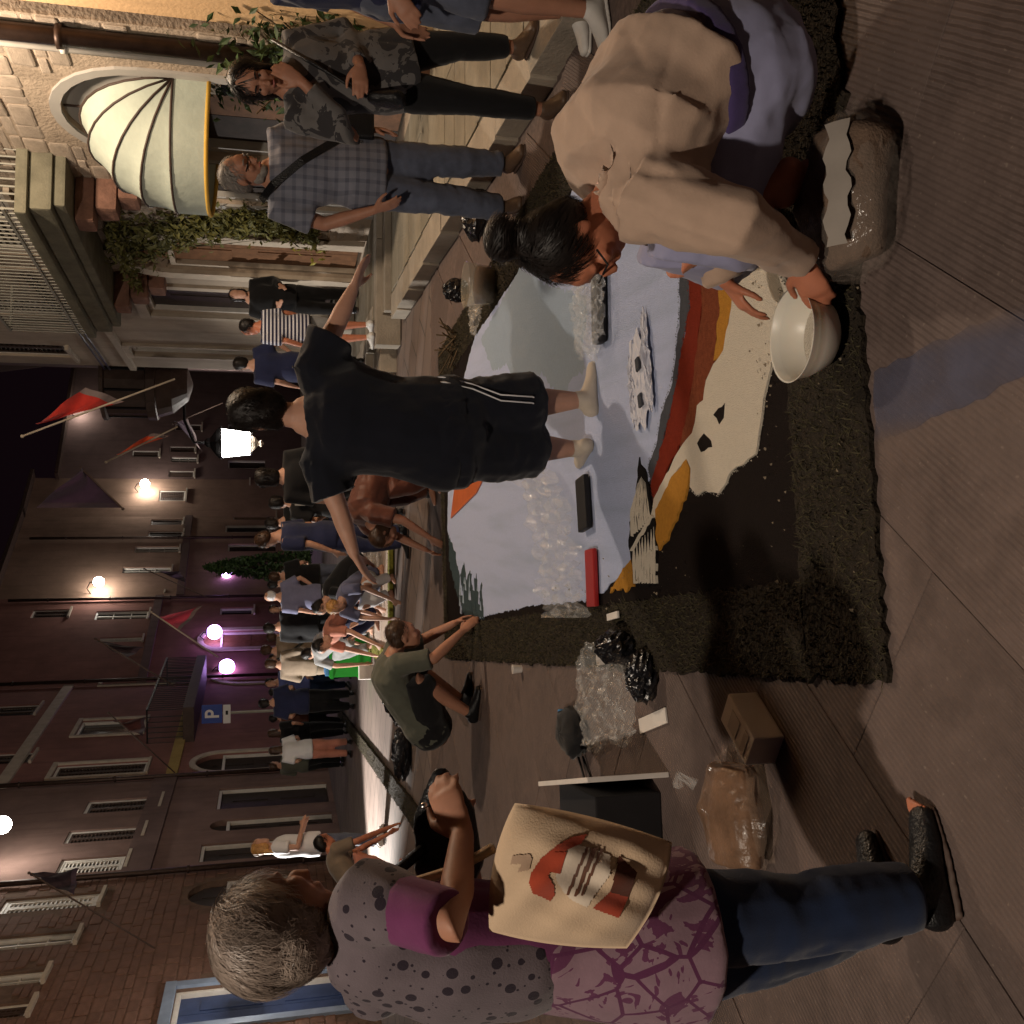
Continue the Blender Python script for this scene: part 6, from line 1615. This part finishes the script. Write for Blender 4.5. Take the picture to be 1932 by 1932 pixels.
# on the carpet
t = thing('film_wrap', tuple(spot(1060, 1020, ZC)), 'long clear plastic sheet with packets lying across the left half of the carpet', 'plastic sheet')
NS, NT = 46, 12; vs = []; fs = []
path = [(1010, 880), (1040, 935), (1055, 1000), (1065, 1060), (1070, 1110), (1085, 1165)]; g = np.random.default_rng(31)
for i in range(NS + 1):
    s = i / NS * (len(path) - 1); k = min(int(s), len(path) - 2); ft = s - k; px = path[k][0] * (1 - ft) + path[k + 1][0] * ft; py = path[k][1] * (1 - ft) + path[k + 1][1] * ft
    for j in range(NT + 1):
        q = spot(px + (j / NT - .45) * 78, py, ZC); q.z += .01 + .06 * abs(math.sin(j * 1.7 + i * .45)) * abs(math.sin(i * .3 + j)) + .035 * g.random(); vs.append(q)
for i in range(NS):
    for j in range(NT): k = i * (NT + 1) + j; fs.append((k, k + 1, k + NT + 2, k + NT + 1))
put('clear_sheet', mesh('film', vs, fs), M_film, t)
def packet(px, py, sz, rot, m, label): return box_at(px, py, sz, rot, m, label, 'packet', z=ZC, cat='packet', bev=.01)
packet(1108, 950, (.26, .14, .03), .2, M_bcard, 'dark packet on the carpet at the right of the red one')
packet(1122, 1090, (.27, .13, .022), .12, M_rbox, 'red packet lying near the left turf on the carpet')
c_ = spot(1140, 570, ZC); t = thing('wrapped_packet', tuple(c_), 'black packet in crumpled clear film lying on the blue field', 'packet')
mb = MB(); mb.box(c_ + V3(0, 0, .025), (.38, .10, .05), Matrix.Rotation(.05, 3, 'Z')); put('packet_body', mb.me('b', .02), M_bcard, t, smooth=True)
put('clear_wrap', film_sheet(c_ + V3(0, .06, .02), .27, .20, .12, 15, .1), M_film, t)
# white tray with cutouts
c_ = spot(1215, 715, ZC); t = thing('paper_tray', tuple(c_), 'folded white paper tray with cut openings on the carpet', 'tray')
M_pap = mat('white paper', (.52, .53, .60), rough=.8, var=.05)
for (ox, oy, rx_, ry_, hh, sd_) in ((-.02, .03, .20, .085, .022, 41), (.05, -.07, .21, .030, .035, 42), (-.05, .10, .15, .028, .03, 43)):
    me = film_sheet(c_ + V3(ox, oy, .002), rx_, ry_, hh, sd_, .22, 16); put('paper_fold', me, M_pap, t)
for (ox, oy) in ((-.09, .0), (.06, .03)):
    mb = MB(); mb.box(c_ + V3(ox, oy - .02, .024), (.055, .035, .010), Matrix.Rotation(.3, 3, 'Z')); put('cut_opening', mb.me('cut', .004), M_slate, t)
# bowl
c_ = spot(1578, 636, .02); t = thing('bowl', tuple(c_), 'white plastic bowl of powder tipped on the near turf', 'bowl')
M_bowl = mat('white plastic', (.60, .57, .50), rough=.35, var=.03, sss=.1)
mb = MB(); pr = [(.001, .0), (.065, .002), (.088, .018), (.110, .066), (.121, .110), (.126, .113), (.122, .107), (.109, .069), (.085, .022), (.062, .012), (.001, .010)]
mb.lathe((0, 0, 0), pr, 48); me = mb.me('bowl'); me.transform(Matrix.Translation(c_ + V3(0, 0, .02)) @ Matrix.Rotation(math.radians(-3), 4, 'X')); put('bowl_shell', me, M_bowl, t, smooth=True)
mb = MB(); mb.lathe((0, 0, 0), [(.001, .035), (.05, .032), (.088, .03)], 32); me = mb.me('p'); me.transform(Matrix.Translation(c_ + V3(0, 0, .02)) @ Matrix.Rotation(math.radians(-3), 4, 'X')); put('powder', me, M_white, t, smooth=True)
# clear sack of brown sawdust in front of the squatting woman
c_ = spot(1662, 372); t = thing('sawdust_sack', tuple(c_), 'clear plastic sack of brown sawdust in front of the squatting woman', 'sack')
v = Vol(); v.loft([(c_ + V3(-.15, .03, .07), .065, .13), (c_ + V3(-.02, .03, .10), .105, .155), (c_ + V3(.13, 0, .085), .09, .14)], (0, 0, 1), 16, cap=.35)
put('sack_filling', wrinkle(v.fuse(.011, 3), .008, 20, 7), mat('brown sawdust', (.115, .075, .052), rough=.9, var=.2, vscale=40, bump=.4, bscale=150), t, smooth=True)
v, f = crumple(c_ + V3(0, .02, -.015), .215, .170, .112, 19, 40, 24, amp=.07); put('clear_skin', mesh('s', v, f), film('sack film', (.5, .42, .36), .13, .12), t, smooth=True)
vs = []; fs = []
for k in range(15):
    x_ = -.15 + .30 * k / 14
    for j in range(4): a = math.radians(38 + 8 * j + 3 * math.sin(k * 1.7 + j)); vs.append(c_ + V3(x_, .02 - .165 * math.cos(a) * (1 - 1.5 * (x_ / .5) ** 2) + .004 * math.sin(k * .9), .088 + .118 * math.sin(a) * (1 - 1.2 * (x_ / .5) ** 2)))
for k in range(14):
    for j in range(3): q = k * 4 + j; fs.append((q, q + 1, q + 5, q + 4))
put('paper_label', mesh('l', vs, fs), mat('dusty paper label', (.27, .24, .21), rough=.7, var=.1), t, smooth=True)
# right of the carpet
bag(915, 408, .17, .12, .09, M_bfilm, 'small black plastic bag beside the kerb', 23)
c_ = spot(935, 540); t = thing('plastic_tub', tuple(c_), 'clear plastic tub with brown contents by the right turf', 'tub')
mb = MB(); mb.lathe(c_, [(.09, .0), (.13, .005), (.15, .2), (.16, .21)], 20); put('tub_shell', mb.me('t'), film('tub film', (.5, .46, .36), .4, .2), t, smooth=True)
mb = MB(); mb.lathe(c_, [(.001, .01), (.11, .01), (.13, .13), (.001, .15)], 18); put('tub_filling', mb.me('t'), mat('brown sawdust', (.1, .07, .05)), t, smooth=True)
sheet_thing(905, 580, .2, .2, .12, 'torn clear plastic bag near the right corner of the carpet', 25, .4, 0, M_film2)
bag(880, 548, .09, .08, .10, M_bfilm, 'knotted black bag behind the clear tub', 26)
c_ = spot(862, 648); t = thing('dry_twigs', tuple(c_), 'small heap of dry twigs at the far right carpet corner', 'twigs')
mb = MB()
for k in range(26): a = c_ + V3(random.gauss(0, .08), random.gauss(0, .08), .01); mb.tube([a, a + V3(random.gauss(0, .1), random.gauss(0, .1), random.uniform(.03, .16))], .006, 4)
put('twig_heap', mb.me('t'), M_stem, t, kind='stuff')
# beyond the crouching man
bag(790, 1300, .35, .28, .20, M_bfilm, 'shiny black rubbish bag behind the crouching man', 27)
bag(772, 1420, .28, .20, .10, M_bfilm, 'flat black plastic bag on the bright paving', 28)
M_green = mat('bright green plastic', (.02, .30, .03), rough=.4, var=.08); 
for k, (px, py, lb) in enumerate(((694, 1222, 'dark green plastic crate, right of the two'), (697, 1249, 'bright green plastic crate with blue lid, left of the two'))):
    c_ = spot(px, py); t = thing('plastic_crate', tuple(c_), lb, 'crate', 'green crates')
    w_, d_, h_ = .36, .42, .62
    mb = MB()
    for (ox, oy, sx, sy) in ((0, -d_ / 2, w_, .03), (0, d_ / 2, w_, .03), (-w_ / 2 + .013, 0, .03, d_ - .032), (w_ / 2 - .013, 0, .03, d_ - .032)): mb.box(c_ + V3(ox, oy, h_ / 2), (sx, sy, h_))
    mb.box(c_ + V3(0, 0, .03), (w_ - .03, d_ - .03, .04)); put('crate_shell', mb.me('c'), M_green, t)
    for zz in (.18, .58):
        mb = MB()
        for (ox, oy, sx, sy) in ((0, -d_ / 2 - .02, w_ + .04, .014), (0, d_ / 2 + .02, w_ + .04, .014), (-w_ / 2 - .013, 0, .014, d_ + .02), (w_ / 2 + .013, 0, .014, d_ + .02)): mb.box(c_ + V3(ox, oy, zz), (sx, sy, .04))
        put('crate_rib', mb.me('r'), M_green, t)
    if k: mb = MB(); mb.box(c_ + V3(0, 0, h_ + .03), (w_ * .9, d_ * .9, .06)); put('blue_lid', mb.me('l', .01), M_lblue, t)
box_at(706, 1268, (.2, .15, .22), .2, M_card, 'small white carton beside the bright green crate')
bag(722, 1080, .3, .22, .14, M_film2, 'bright crumpled clear bag at the near edge of the far carpet', 33)
bag(716, 1040, .22, .2, .10, M_film2, 'smaller crumpled clear bag by the moss border', 34)
bpy.data.scenes.remove(TMP)
